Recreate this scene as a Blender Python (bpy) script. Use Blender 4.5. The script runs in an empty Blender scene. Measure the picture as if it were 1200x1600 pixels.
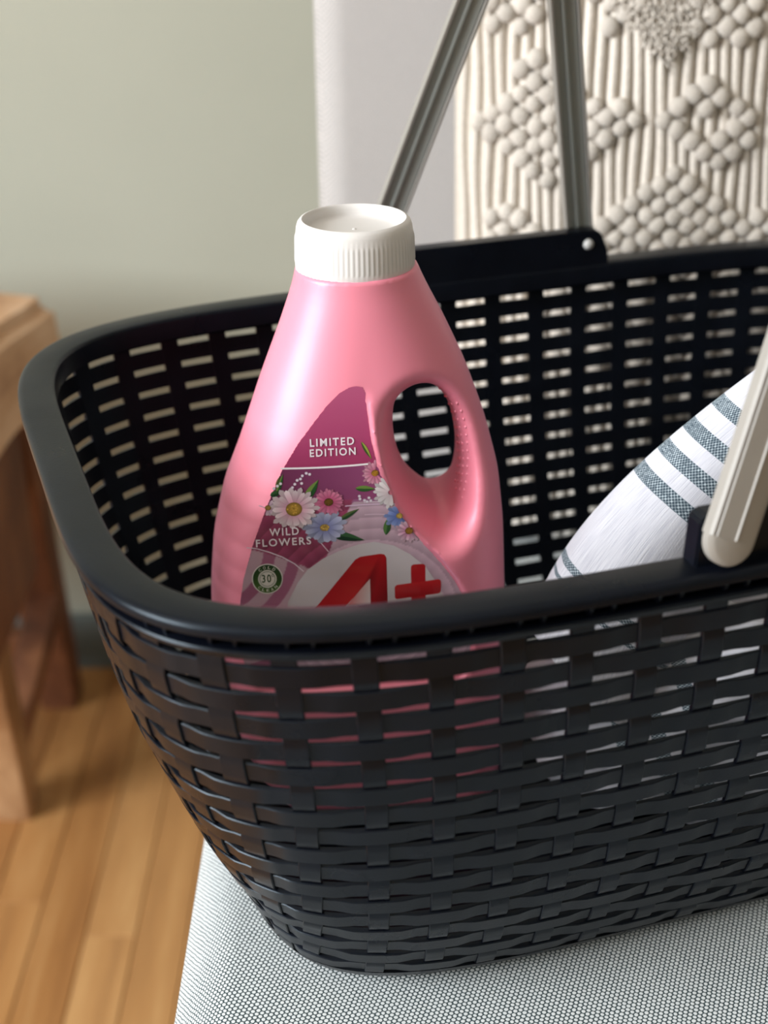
import bpy, bmesh, math, random
import numpy as np
from mathutils import Vector, Matrix

random.seed(7)
rng = np.random.default_rng(7)
scene = bpy.context.scene
C = scene.collection

# ------------------------------------------------------------------ camera
SEAT = 0.4605                 # height of the chair seat above the floor
cam_d = bpy.data.cameras.new('camera')
cam = bpy.data.objects.new('camera', cam_d)
C.objects.link(cam)
R = Vector((0.9999, 0.0005, -0.0158)).normalized()
F = Vector((-0.0074, 0.8984, -0.4390)).normalized()
U = R.cross(F).normalized()
R = F.cross(U).normalized()
cam.matrix_world = Matrix(((R.x, U.x, -F.x, 0.1008), (R.y, U.y, -F.y, -0.6061),
                           (R.z, U.z, -F.z, 0.2808 + 0.2025 + SEAT), (0, 0, 0, 1)))
cam_d.sensor_fit = 'HORIZONTAL'
cam_d.sensor_width = 36.0
cam_d.lens = 2484.26 * 36.0 / 1200.0
cam_d.clip_start = 0.01
cam_d.dof.use_dof = True
cam_d.dof.focus_distance = 0.66
cam_d.dof.aperture_fstop = 9.5
scene.camera = cam

# ------------------------------------------------------------------ world and lights
world = bpy.data.worlds.new('world')
scene.world = world
world.use_nodes = True
bg = world.node_tree.nodes['Background']
bg.inputs['Color'].default_value = (0.93, 0.96, 1.0, 1)
bg.inputs['Strength'].default_value = 1.0


def area(name, loc, target, size, size_y, power, color):
    l = bpy.data.lights.new(name, 'AREA')
    l.shape = 'RECTANGLE'
    l.size, l.size_y, l.energy, l.color = size, size_y, power, color
    o = bpy.data.objects.new(name, l)
    C.objects.link(o)
    o.location = loc
    o.rotation_euler = (Vector(target) - Vector(loc)).to_track_quat('-Z', 'Y').to_euler()
    return o


area('window_daylight', (-2.15, -1.15, 1.5), (-1.0, -1.15, 1.38), 1.5, 1.3, 152, (0.93, 0.97, 1.0))

scene.view_settings.view_transform = 'Standard'
scene.view_settings.look = 'None'
scene.view_settings.exposure = 0.0
scene.view_settings.gamma = 1.0
scene.view_settings.use_curve_mapping = False


# ------------------------------------------------------------------ helpers
def lin(c):
    return tuple(((v / 255) / 12.92 if v / 255 <= 0.04045 else ((v / 255 + 0.055) / 1.055) ** 2.4) for v in c)


def obj(name, verts, faces, mat=None, parent=None, smooth=True, label=None, kind=None):
    me = bpy.data.meshes.new(name)
    me.from_pydata([tuple(v) for v in verts], [], [tuple(f) for f in faces])
    me.update()
    if smooth:
        me.polygons.foreach_set('use_smooth', [True] * len(me.polygons))
    o = bpy.data.objects.new(name, me)
    C.objects.link(o)
    if mat:
        me.materials.append(mat)
    if parent:
        o.parent = parent
    if label:
        o['label'] = label
    if kind:
        o['kind'] = kind
    return o


def inst(name, mesh_obj, loc, rot=(0, 0, 0), scale=(1, 1, 1), parent=None):
    o = bpy.data.objects.new(name, mesh_obj.data)
    C.objects.link(o)
    o.location, o.rotation_euler, o.scale = loc, rot, scale
    if parent:
        o.parent = parent
    return o


def empty(name, loc, rotz, label, cat, group=None):
    o = bpy.data.objects.new(name, None)
    C.objects.link(o)
    o.empty_display_size = 0.05
    o.location = loc
    o.rotation_euler = (0, 0, rotz)
    o['label'], o['category'] = label, cat
    if group:
        o['group'] = group
    return o


def ring_faces(nr, nc, closed_r=False, closed_c=True, flip=False):
    fs = []
    for i in range(nr if closed_r else nr - 1):
        for j in range(nc if closed_c else nc - 1):
            a, b = i * nc + j, i * nc + (j + 1) % nc
            c, d = ((i + 1) % nr) * nc + (j + 1) % nc, ((i + 1) % nr) * nc + j
            fs.append((a, d, c, b) if flip else (a, b, c, d))
    return fs


def lathe(profile, n, rfun=None):
    vs = []
    for r, z in profile:
        for k in range(n):
            a = 2 * math.pi * k / n
            rr = rfun(r, z, a) if rfun else r
            vs.append((rr * math.cos(a), rr * math.sin(a), z))
    fs = ring_faces(len(profile), n)
    fs.append(tuple(range(n))[::-1])
    fs.append(tuple((len(profile) - 1) * n + k for k in range(n)))
    return vs, fs


def box_mesh(x0, x1, y0, y1, z0, z1, bev=0.003, seg=2):
    bm = bmesh.new()
    bmesh.ops.create_cube(bm, size=1)
    for v in bm.verts:
        v.co = Vector(((x0 + x1) / 2 + v.co.x * (x1 - x0), (y0 + y1) / 2 + v.co.y * (y1 - y0), (z0 + z1) / 2 + v.co.z * (z1 - z0)))
    if bev:
        bmesh.ops.bevel(bm, geom=list(bm.edges), offset=bev, segments=seg, affect='EDGES', profile=0.5)
    vs = [v.co.copy() for v in bm.verts]
    bm.verts.index_update()
    fs = [[v.index for v in f.verts] for f in bm.faces]
    bm.free()
    return vs, fs


def sweep(path, ups, prof, cap=True, wfun=None):
    """prof: list of (across, out); path points with frames (across, out) given in ups"""
    vs = []
    for p, (A, N) in zip(path, ups):
        for a, n in prof:
            vs.append(Vector(p) + A * a * (wfun(p) if wfun else 1) + N * n)
    m = len(prof)
    fs = ring_faces(len(path), m)
    if cap:
        fs.append(tuple(range(m))[::-1])
        fs.append(tuple((len(path) - 1) * m + k for k in range(m)))
    return vs, fs


def recalc(o):
    bm = bmesh.new()
    bm.from_mesh(o.data)
    bmesh.ops.recalc_face_normals(bm, faces=bm.faces)
    bm.to_mesh(o.data)
    bm.free()
    return o


def autosmooth(o, deg=35):
    bm = bmesh.new()
    bm.from_mesh(o.data)
    bmesh.ops.recalc_face_normals(bm, faces=bm.faces)
    for e in bm.edges:
        if len(e.link_faces) == 2 and e.calc_face_angle(0) > math.radians(deg):
            e.smooth = False
    bm.to_mesh(o.data)
    bm.free()
    return o


# ------------------------------------------------------------------ materials
class NT:
    def __init__(self, name, **kw):
        self.m = bpy.data.materials.new(name)
        self.m.use_nodes = True
        self.t = self.m.node_tree
        self.b = self.t.nodes['Principled BSDF']
        for k, v in kw.items():
            self.b.inputs[k].default_value = v

    def n(self, typ, **kw):
        nd = self.t.nodes.new(typ)
        for k, v in kw.items():
            if k.startswith('_'):
                setattr(nd, k[1:], v)
            else:
                key = int(k[1:]) if k[0] == 'i' and k[1:].isdigit() else k.replace('__', ' ')
                nd.inputs[key].default_value = v
        return nd

    def l(self, a, b):
        self.t.links.new(a, b)

    def math(self, op, a, b=None, c=None):
        nd = self.t.nodes.new('ShaderNodeMath')
        nd.operation = op
        for i, v in enumerate((a, b, c)):
            if v is None:
                continue
            if isinstance(v, (int, float)):
                nd.inputs[i].default_value = v
            else:
                self.l(v, nd.inputs[i])
        return nd.outputs[0]

    def ramp(self, fac, stops, interp='LINEAR'):
        r = self.t.nodes.new('ShaderNodeValToRGB')
        r.color_ramp.interpolation = interp
        while len(r.color_ramp.elements) < len(stops):
            r.color_ramp.elements.new(0.5)
        for e, (p, c) in zip(r.color_ramp.elements, stops):
            e.position = p
            e.color = (*c, 1)
        self.l(fac, r.inputs[0])
        return r.outputs[0]

    def mix(self, fac, a, b):
        nd = self.t.nodes.new('ShaderNodeMix')
        nd.data_type = 'RGBA'
        for i, v in ((0, fac), (6, a), (7, b)):
            if isinstance(v, (int, float)):
                nd.inputs[i].default_value = v
            elif isinstance(v, tuple):
                nd.inputs[i].default_value = (*v, 1)
            else:
                self.l(v, nd.inputs[i])
        return nd.outputs[2]

    def bump(self, h, strength=0.3, dist=0.001):
        nd = self.t.nodes.new('ShaderNodeBump')
        nd.inputs['Strength'].default_value = strength
        nd.inputs['Distance'].default_value = dist
        self.l(h, nd.inputs['Height'])
        self.l(nd.outputs[0], self.b.inputs['Normal'])

    def color(self, c):
        if isinstance(c, tuple):
            self.b.inputs['Base Color'].default_value = (*c, 1)
        else:
            self.l(c, self.b.inputs['Base Color'])

    def coords(self, kind='Object', scale=(1, 1, 1)):
        tc = self.t.nodes.new('ShaderNodeTexCoord')
        mp = self.t.nodes.new('ShaderNodeMapping')
        mp.inputs['Scale'].default_value = scale
        self.l(tc.outputs[kind], mp.inputs[0])
        return mp.outputs[0]

    def noise(self, vec, scale, detail=3, rough=0.5):
        nd = self.t.nodes.new('ShaderNodeTexNoise')
        nd.inputs['Scale'].default_value = scale
        nd.inputs['Detail'].default_value = detail
        nd.inputs['Roughness'].default_value = rough
        self.l(vec, nd.inputs['Vector'])
        return nd.outputs[0]


def m_basket():
    t = NT('black_plastic', Roughness=0.36)
    v = t.coords()
    n1 = t.noise(v, 60, 4)
    t.color(t.ramp(n1, [(0.3, lin((8, 10, 17))), (0.75, lin((13, 16, 25)))]))
    t.b.inputs['Specular IOR Level'].default_value = 0.24
    t.b.inputs['Specular Tint'].default_value = (0.76, 0.90, 1.0, 1)
    n2 = t.noise(t.coords(scale=(1, 1, 1)), 900, 2)
    t.l(t.ramp(t.noise(v, 25, 5), [(0.3, (0.25,) * 3), (0.8, (0.40,) * 3)]), t.b.inputs['Roughness'])
    t.bump(n2, 0.12, 0.0003)
    return t.m


def m_simple(name, rgb, rough=0.5, var=0.06, scale=30, bump=0.0, bscale=400, bdist=0.0005, **kw):
    t = NT(name, Roughness=rough, **kw)
    v = t.coords()
    a = lin(rgb)
    lo = tuple(c * (1 - var) for c in a)
    hi = tuple(min(1, c * (1 + var)) for c in a)
    t.color(t.ramp(t.noise(v, scale, 3), [(0.3, lo), (0.7, hi)]))
    if bump:
        t.bump(t.noise(v, bscale, 3), bump, bdist)
    return t.m


def m_print(name='label_print', rough=0.33):
    t = NT(name, Roughness=rough)
    a = t.n('ShaderNodeAttribute', _attribute_name='Col')
    t.color(a.outputs['Color'])
    t.b.inputs['Coat Weight'].default_value = 0.2
    return t.m


def m_weave(name, p, light, dark, bump=0.6, soft=0.10):
    """staggered oval beads of thread, in UV metres"""
    t = NT(name, Roughness=0.9)
    tc = t.t.nodes.new('ShaderNodeTexCoord')
    jit = t.n('ShaderNodeTexNoise', Scale=160.0, Detail=1.0)
    t.l(tc.outputs['UV'], jit.inputs['Vector'])
    sx = t.n('ShaderNodeSeparateXYZ')
    t.l(tc.outputs['UV'], sx.inputs[0])
    jj = t.math('MULTIPLY', t.math('SUBTRACT', jit.outputs[0], 0.5), 0.5)
    u = t.math('ADD', t.math('DIVIDE', sx.outputs[0], p), jj)
    v = t.math('ADD', t.math('DIVIDE', sx.outputs[1], p * 0.82), t.math('MULTIPLY', jj, 0.6))
    row = t.math('FLOOR', v)
    uu = t.math('ADD', u, t.math('MULTIPLY', t.math('MODULO', row, 2.0), 0.5))
    fx = t.math('SUBTRACT', t.math('FRACT', uu), 0.5)
    fv = t.math('SUBTRACT', t.math('FRACT', v), 0.5)
    d = t.math('ADD', t.math('POWER', t.math('DIVIDE', t.math('ABSOLUTE', fx), 0.40), 2.0),
               t.math('POWER', t.math('DIVIDE', t.math('ABSOLUTE', fv), 0.53), 2.0))
    wn = t.n('ShaderNodeTexWhiteNoise', _noise_dimensions='2D')
    cx = t.n('ShaderNodeCombineXYZ')
    t.l(t.math('FLOOR', uu), cx.inputs[0])
    t.l(row, cx.inputs[1])
    t.l(cx.outputs[0], wn.inputs['Vector'])
    big = t.n('ShaderNodeTexNoise', Scale=14.0, Detail=3.0)
    t.l(tc.outputs['UV'], big.inputs['Vector'])
    lift = t.math('ADD', t.math('MULTIPLY', t.math('SUBTRACT', wn.outputs[0], 0.5), 0.35), t.math('MULTIPLY', t.math('SUBTRACT', big.outputs[0], 0.5), 0.5))
    mask = t.math('SUBTRACT', 1.05, d)
    mask2 = t.ramp(t.math('ADD', mask, t.math('MULTIPLY', lift, 0.35)), [(0.06, (0, 0, 0)), (0.06 + soft * 3, (1, 1, 1))])
    t.color(t.mix(mask2, dark, light))
    t.bump(mask2, bump, p * 0.35)
    return t.m


def m_wood_floor():
    t = NT('oak_parquet', Roughness=0.42)
    oi = t.n('ShaderNodeObjectInfo')
    v = t.coords(scale=(26, 1.6, 26))
    off = t.n('ShaderNodeVectorMath', _operation='ADD')
    sc = t.n('ShaderNodeVectorMath', _operation='SCALE')
    cx = t.n('ShaderNodeCombineXYZ')
    for i in range(3):
        t.l(oi.outputs['Random'], cx.inputs[i])
    t.l(cx.outputs[0], sc.inputs[0])
    sc.inputs['Scale'].default_value = 37.0
    t.l(v, off.inputs[0])
    t.l(sc.outputs[0], off.inputs[1])
    g = t.noise(off.outputs[0], 1.6, 6, 0.6)
    g2 = t.noise(off.outputs[0], 6.0, 3, 0.6)
    base = t.ramp(t.math('ADD', t.math('MULTIPLY', g, 0.75), t.math('MULTIPLY', g2, 0.25)),
                  [(0.30, lin((128, 82, 42))), (0.5, lin((172, 122, 70))), (0.72, lin((203, 158, 104)))])
    tint = t.ramp(oi.outputs['Random'], [(0.0, lin((150, 100, 56))), (0.5, lin((186, 136, 84))), (1.0, lin((206, 160, 108)))])
    t.color(t.mix(0.42, base, tint))
    t.bump(g2, 0.1, 0.0006)
    return t.m


def m_old_wood(name, dark, mid, light, sc=(4, 4, 40)):
    t = NT(name, Roughness=0.6)
    v = t.coords(scale=sc)
    g = t.noise(v, 2.0, 6, 0.65)
    blot = t.noise(t.coords(), 9.0, 4)
    k = t.math('ADD', t.math('MULTIPLY', g, 0.6), t.math('MULTIPLY', blot, 0.4))
    t.color(t.ramp(k, [(0.34, dark), (0.5, mid), (0.66, light)]))
    t.bump(g, 0.5, 0.003)
    return t.m


def m_wall():
    t = NT('green_grey_wall_paint', Roughness=0.85)
    v = t.coords()
    t.color(t.ramp(t.noise(v, 3, 3), [(0.3, lin((168, 170, 157))), (0.7, lin((175, 177, 164)))]))
    t.bump(t.noise(v, 260, 3), 0.15, 0.001)
    return t.m


def m_wool(name, rgb):
    t = NT(name, Roughness=0.95)
    v = t.coords()
    a = lin(rgb)
    oi = t.n('ShaderNodeObjectInfo')
    n1 = t.noise(v, 420, 4, 0.6)
    k = t.math('ADD', t.math('MULTIPLY', n1, 0.7), t.math('MULTIPLY', oi.outputs['Random'], 0.3))
    t.color(t.ramp(k, [(0.25, tuple(c * 0.80 for c in a)), (0.75, tuple(min(1, c * 1.08) for c in a))]))
    t.b.inputs['Sheen Weight'].default_value = 0.25
    t.bump(n1, 0.5, 0.0015)
    return t.m


def m_bottle():
    t = NT('pink_pearl_plastic', Roughness=0.48)
    v = t.coords()
    t.color(t.ramp(t.noise(v, 8, 2), [(0.3, lin((238, 134, 154))), (0.7, lin((240, 142, 162)))]))
    t.b.inputs['Subsurface Weight'].default_value = 0.12
    t.b.inputs['Subsurface Radius'].default_value = (0.006, 0.003, 0.003)
    t.b.inputs['Sheen Weight'].default_value = 0.32
    t.b.inputs['Sheen Tint'].default_value = (*lin((236, 200, 240)), 1)
    t.b.inputs['Coat Weight'].default_value = 0.14
    t.b.inputs['Coat Roughness'].default_value = 0.25
    t.b.inputs['Metallic'].default_value = 0.12
    t.bump(t.noise(v, 700, 2), 0.04, 0.0002)
    return t.m


def m_towel():
    t = NT('striped_linen', Roughness=0.95)
    tc = t.t.nodes.new('ShaderNodeTexCoord')
    sx = t.n('ShaderNodeSeparateXYZ')
    t.l(tc.outputs['UV'], sx.inputs[0])
    u, v = sx.outputs[0], sx.outputs[1]          # u around (m), v along from the top (m)
    stripes = None
    for c, w in TOWEL_STRIPES:
        s = t.math('LESS_THAN', t.math('ABSOLUTE', t.math('SUBTRACT', v, c)), w / 2)
        stripes = s if stripes is None else t.math('MAXIMUM', stripes, s)
    # fine threads
    cu = t.n('ShaderNodeCombineXYZ')
    t.l(t.math('MULTIPLY', u, 2600.0), cu.inputs[0])
    t.l(t.math('MULTIPLY', v, 45.0), cu.inputs[1])
    th = t.n('ShaderNodeTexNoise', Scale=1.0, Detail=2.0)
    t.l(cu.outputs[0], th.inputs['Vector'])
    # checker weave inside a stripe
    p = 0.00105
    a = t.math('FLOOR', t.math('DIVIDE', u, p))
    b = t.math('FLOOR', t.math('DIVIDE', v, p))
    chk = t.math('MODULO', t.math('ABSOLUTE', t.math('ADD', a, b)), 2.0)
    wn = t.n('ShaderNodeTexWhiteNoise', _noise_dimensions='2D')
    cb = t.n('ShaderNodeCombineXYZ')
    t.l(a, cb.inputs[0])
    t.l(b, cb.inputs[1])
    t.l(cb.outputs[0], wn.inputs['Vector'])
    chk2 = t.math('MULTIPLY', chk, t.math('ADD', 0.35, t.math('MULTIPLY', wn.outputs[0], 0.65)))
    cloth = t.ramp(th.outputs[0], [(0.3, lin((172, 173, 186))), (0.52, lin((204, 204, 212))), (0.8, lin((218, 218, 224)))])
    grey = t.mix(chk2, lin((52, 68, 80)), lin((176, 188, 196)))
    t.color(t.mix(stripes, cloth, grey))
    t.bump(t.math('ADD', th.outputs[0], t.math('MULTIPLY', chk, 0.3)), 0.35, 0.0006)
    return t.m


# towel stripes: distance from the towel's top end (m), width (m)
TOWEL_STRIPES = [(0.0425, 0.0072), (0.0595, 0.0075), (0.0755, 0.0078), (0.0920, 0.0078), (0.1585, 0.0052), (0.1690, 0.003), (0.335, 0.006), (0.352, 0.007), (0.369, 0.007), (0.430, 0.006), (0.445, 0.006)]

M = dict(
    basket=m_basket(),
    handle=m_simple('warm_grey_plastic', (148, 144, 138), 0.42, 0.03, 40, 0.08, 600, 0.0003),
    handle_core=m_simple('grey_plastic_channel', (146, 150, 146), 0.42, 0.03, 40),  # inner channel: cooler grey, close in value to the outer shell
    rivet=m_simple('pale_grey_rivet', (190, 190, 188), 0.35, 0.03, 40),
    bottle=m_bottle(),
    cap=m_simple('white_cap_plastic', (218, 214, 211), 0.38, 0.015, 60),
    print=m_print(),
    towel=m_towel(),
    wool=m_wool('cream_wool', (222, 213, 202)),
    wool_flat=m_wool('cream_wool_backing', (214, 204, 190)),
    seat=m_weave('light_grey_seat_weave', 0.0023, lin((226, 230, 231)), lin((62, 78, 82))),
    back=m_weave('grey_backrest_weave', 0.0019, lin((190, 186, 184)), lin((146, 144, 144)), 0.3),
    wood=m_wood_floor(),
    top_wood=m_old_wood('bleached_old_wood', lin((150, 104, 70)), lin((206, 162, 124)), lin((236, 202, 170)), (6, 2, 12)),
    dark_wood=m_old_wood('dark_old_wood', lin((60, 34, 22)), lin((112, 68, 44)), lin((150, 100, 66)), (8, 8, 2)),
    leg_wood=m_old_wood('tan_old_wood', lin((104, 70, 44)), lin((160, 118, 80)), lin((204, 166, 126)), (8, 8, 2)),
    wall=m_wall(),
    ceiling=m_simple('white_ceiling_paint', (225, 224, 220), 0.9, 0.02, 4),
    baseboard=m_simple('dark_green_grey_baseboard', (98, 107, 106), 0.6, 0.04, 10),  # strip along the wall foot, darker green grey than the wall
    chair_leg=m_simple('black_chair_leg', (40, 40, 42), 0.5, 0.05, 30),
)

# ------------------------------------------------------------------ the room
WALL_Y = 0.945
RX0, RX1, RY0, RH = -2.2, 3.6, -3.6, 2.5
v, f = box_mesh(RX0, RX1, WALL_Y, WALL_Y + 0.1, 0, RH, 0)
w = obj('wall_back', v, f, M['wall'], smooth=False)
w['kind'] = 'structure'
v, f = box_mesh(RX0, RX1, WALL_Y - 0.012, WALL_Y, 0, 0.066, 0.002)
w = obj('baseboard_back', v, f, M['baseboard'], smooth=False)
w['kind'] = 'structure'
v, f = box_mesh(RX0, RX1, RY0, WALL_Y + 0.1, -0.05, -0.012, 0)
floor = obj('floor', v, f, M['wood'], smooth=False)
floor['kind'] = 'structure'
def shell(name, verts, faces, mat):
    o = obj(name, verts, faces, mat, smooth=False)
    o['kind'] = 'structure'
    return o


v, f = box_mesh(RX1, RX1 + 0.1, RY0, WALL_Y + 0.1, 0, RH, 0)
shell('wall_right', v, f, M['wall'])
v, f = box_mesh(RX0 - 0.1, RX1 + 0.1, RY0 - 0.1, RY0, 0, RH, 0)
shell('wall_front', v, f, M['wall'])
v, f = box_mesh(RX0 - 0.1, RX1 + 0.1, RY0 - 0.1, WALL_Y + 0.1, RH, RH + 0.1, 0)
shell('ceiling', v, f, M['ceiling'])
# left wall with its window opening
wy0, wy1, wz0, wz1 = -1.95, -0.35, 0.80, 2.20
vs, fs = [], []
for y0_, y1_, z0_, z1_ in ((RY0, wy0, 0, RH), (wy1, WALL_Y + 0.1, 0, RH), (wy0, wy1, 0, wz0), (wy0, wy1, wz1, RH)):
    v, f = box_mesh(RX0 - 0.1, RX0, y0_, y1_, z0_, z1_, 0)
    fs += [[q + len(vs) for q in ff] for ff in f]
    vs += v
shell('wall_left', vs, fs, M['wall'])
PW = 0.045
protos = []
for ln in (0.52, 0.64, 0.78):
    bv, bf = box_mesh(-PW / 2 + 0.0004, PW / 2 - 0.0004, 0.0004, ln - 0.0004, -0.012, 0.0, 0.0009, 1)
    protos.append((ln, bv, bf, {}))
first = {}
for i in range(-20, 22):
    x = -0.02 + i * PW
    y = -0.62 - rng.random() * 0.6
    while y < WALL_Y - 0.02:
        k = int(rng.integers(0, 3))
        ln, bv, bf, _ = protos[k]
        ln2 = min(ln, WALL_Y - 0.012 - y)
        if k not in first:
            o = first[k] = obj('plank', bv, bf, M['wood'], floor, smooth=False)
            o.location = (x, y, 0)
        else:
            o = inst('plank', first[k], (x, y, 0), parent=floor)
        o.scale = (1, ln2 / ln, 1)
        y += ln
# ------------------------------------------------------------------ chair
def soft_box(name, x0, x1, y0, y1, z0, z1, rxy, re, mat, parent, crown=0.0, face='top', n=10):
    """rounded cushion: superellipse-ish plan, rounded edges, UVs in metres"""
    me_v, me_uv = [], []
    cx, cy = (x0 + x1) / 2, (y0 + y1) / 2
    hx, hy = (x1 - x0) / 2, (y1 - y0) / 2

    def plan(inset, m=18):
        pts = []
        r = max(rxy - inset, 0.002)
        for qx, qy, a0 in ((1, 1, 0), (-1, 1, 90), (-1, -1, 180), (1, -1, 270)):
            for k in range(m + 1):
                a = math.radians(a0 + 90 * k / m)
                pts.append((cx + qx * (hx - inset - r) + r * math.cos(a), cy + qy * (hy - inset - r) + r * math.sin(a)))
        # densify the straight runs
        out = []
        for i, p in enumerate(pts):
            q = pts[(i + 1) % len(pts)]
            d = math.hypot(q[0] - p[0], q[1] - p[1])
            kk = max(1, int(d / 0.02)) if d > 0.03 else 1
            for j in range(kk):
                out.append((p[0] + (q[0] - p[0]) * j / kk, p[1] + (q[1] - p[1]) * j / kk))
        return out
    base = plan(0)
    L = len(base)
    rings = []
    for k in range(n + 1):          # bottom edge up to the top edge
        a = math.pi / 2 * k / n
        rings.append((re * (1 - math.sin(a)) if False else re * (1 - math.cos(a - math.pi / 2)), z0 + re * (1 - math.sin(a))))
    rings = [(re * (1 - math.sin(math.pi / 2 * k / n)), z0 + re * (1 - math.cos(math.pi / 2 * k / n))) for k in range(n + 1)]
    rings += [(re * (1 - math.cos(math.pi / 2 * k / n)), z1 - re * (1 - math.sin(math.pi / 2 * k / n))) for k in range(n + 1)]
    verts = []
    for ins, z in rings:
        s = (hx - ins) / hx, (hy - ins) / hy
        for (px, py) in base:
            verts.append((cx + (px - cx) * s[0], cy + (py - cy) * s[1], z))
    # top grid: shrink rings towards the middle
    for t in np.linspace(1, 0, 14)[1:-1]:
        for (px, py) in base:
            s = (hx - re) / hx * t, (hy - re) / hy * t
            verts.append((cx + (px - cx) * s[0], cy + (py - cy) * s[1], z1 + crown * (1 - t * t)))
    nr = len(rings) + 12
    faces = ring_faces(nr, L)
    verts.append((cx, cy, z1 + crown))
    for j in range(L):
        faces.append(((nr - 1) * L + j, (nr - 1) * L + (j + 1) % L, len(verts) - 1))
    faces.append(tuple(range(L))[::-1])
    return verts, faces


def add_uv_planar(o, fn):
    uv = o.data.uv_layers.new(name='UVMap')
    co = np.empty(len(o.data.vertices) * 3)
    o.data.vertices.foreach_get('co', co)
    co = co.reshape(-1, 3)
    li = np.empty(len(o.data.loops), dtype=np.int32)
    o.data.loops.foreach_get('vertex_index', li)
    p = fn(co)[li]
    uv.data.foreach_set('uv', p.astype(np.float32).ravel())


chair = empty('upholstered_chair', (0.30, 0.10, 0), 0,
              'light grey woven fabric chair with padded seat and backrest, carrying the basket', 'chair')
CX, CY = 0.30, 0.10
sv, sf = soft_box('seat', 0.0, 0.62, -0.30, 0.42, SEAT - 0.11, SEAT - 0.0005, 0.05, 0.028, None, None, 0.0)
seat = obj('seat', [(x - CX, y - CY, z) for x, y, z in sv], sf, M['seat'], chair)
recalc(seat)


def seat_uv(co):
    x, y, z = co[:, 0], co[:, 1], co[:, 2]
    drop = np.clip(SEAT - z, 0, 1)
    u = x - np.where(x < 0, drop, -drop)
    a = math.radians(14)
    return np.stack([u * math.cos(a) + y * math.sin(a) + 5, -u * math.sin(a) + y * math.cos(a) + 5], 1)


add_uv_planar(seat, seat_uv)
# backrest: same soft box built flat, then stood up
bv_, bf_ = soft_box('backrest', 0.0, 0.50, 0.0, 0.62, 0.0, 0.085, 0.05, 0.022, None, None, 0.006)
stand = []
for x, y, z in bv_:
    lean = 0.07 * (y - 0.1)
    stand.append((0.053 + x - CX, 0.40 - z + 0.085 + lean - CY, SEAT - 0.08 + y))
back = obj('backrest', stand, bf_, M['back'], chair)
recalc(back)
add_uv_planar(back, lambda co: np.stack([co[:, 0] + co[:, 1] * 0.5 + 5, co[:, 2]], 1))
for lx, ly in ((0.06, -0.24), (0.56, -0.24), (0.08, 0.38), (0.54, 0.38)):
    prof = [(0.013, 0.0), (0.018, 0.36)]
    lv, lf = lathe([(0.011, 0.0), (0.012, 0.004), (0.018, SEAT - 0.10)], 16)
    obj('leg', [(a + lx - CX, b + ly - CY, c) for a, b, c in lv], lf, M['chair_leg'], chair)
lv, lf = box_mesh(0.03 - CX, 0.59 - CX, -0.27 - CY, 0.40 - CY, SEAT - 0.125, SEAT - 0.108, 0.003)
obj('seat_frame', lv, lf, M['chair_leg'], chair, smooth=False)

# ------------------------------------------------------------------ the basket
PSI = 0.32
ZB = 0.2025                      # height of the first slot row above the base
basket = empty('laundry_basket', (0, 0, SEAT), PSI,
               'black woven plastic basket with slotted walls and grey handles on the chair seat', 'basket')
XC, A0, B0, NE = 0.2129, 0.2535, 0.1727, 4.7
Q, PITCH = 0.0117, 0.026
ins_t = np.array([-.0010, 0, .001, .0025, .0043, .0060, .0079, .0103, .0132, .0162, .0192, .0223, .0255, .0290, .0328, .0373, .0421, .0472, .0530, .0600, .0675, .076])
z_t = np.array([.0117, 0, -.0117, -.0233, -.0349, -.0465, -.0581, -.0695, -.0809, -.0922, -.1036, -.1149, -.1262, -.1373, -.1484, -.1590, -.1697, -.1803, -.1905, -.1985, -.2020, -.2025])
s_t = np.concatenate([[-Q], np.cumsum(np.concatenate([[0], np.hypot(np.diff(ins_t[1:]), np.diff(z_t[1:]))]))])


def wall_profile(s):
    return float(np.interp(s, s_t, ins_t)), float(np.interp(s, s_t, z_t)) + ZB


TH = np.linspace(0, math.pi / 2, 700)


def quarter(a, b):
    """quarter outline from the middle of the long side (0,b) to the middle of the end (a,0)"""
    x = a * np.sin(TH) ** (2 / NE)
    y = b * np.cos(TH) ** (2 / NE)
    l = np.concatenate([[0], np.cumsum(np.hypot(np.diff(x), np.diff(y)))])
    return x, y, l


# straps: quarter-wise bookkeeping.  every strap = (quadrant sx, sy, arc position at s=0)
xs_long = [0.013 + PITCH * k for k in range(16)]
x0, y0, l0 = quarter(A0, B0)
straps = []                       # ordered counter-clockwise seen from above, starting front middle-left
front = [(x, -1) for x in xs_long]
backs = [(x, 1) for x in xs_long[::-1]]


def arc_of_dx(dx, tab):
    return float(np.interp(abs(dx), tab[0], tab[2]))


def full_pos(x, side, tab):
    """signed arc coordinate round the outline, 0 at the front middle, counter-clockwise"""
    Lq = tab[2][-1]
    d = arc_of_dx(x - XC, tab) * (1 if x > XC else -1)
    return d if side < 0 else 2 * Lq - d


Lq0 = l0[-1]
T0 = (x0, y0, l0)
pos0 = [full_pos(x, -1, T0) for x in xs_long]
right_start, right_end = pos0[-1], full_pos(xs_long[-1], 1, T0)
nR = 14
mid_r = [right_start + (right_end - right_start) * k / nR for k in range(1, nR)]
back0 = [full_pos(x, 1, T0) for x in xs_long[::-1]]
left_start, left_end = back0[-1], pos0[0] + 4 * Lq0
mid_l = [left_start + (left_end - left_start) * k / nR for k in range(1, nR)]
POS0 = pos0 + mid_r + back0 + mid_l          # 58 straps
NST = len(POS0)
LONG = [True] * 16 + [False] * 13 + [True] * 16 + [False] * 13
_cache = {}


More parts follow.
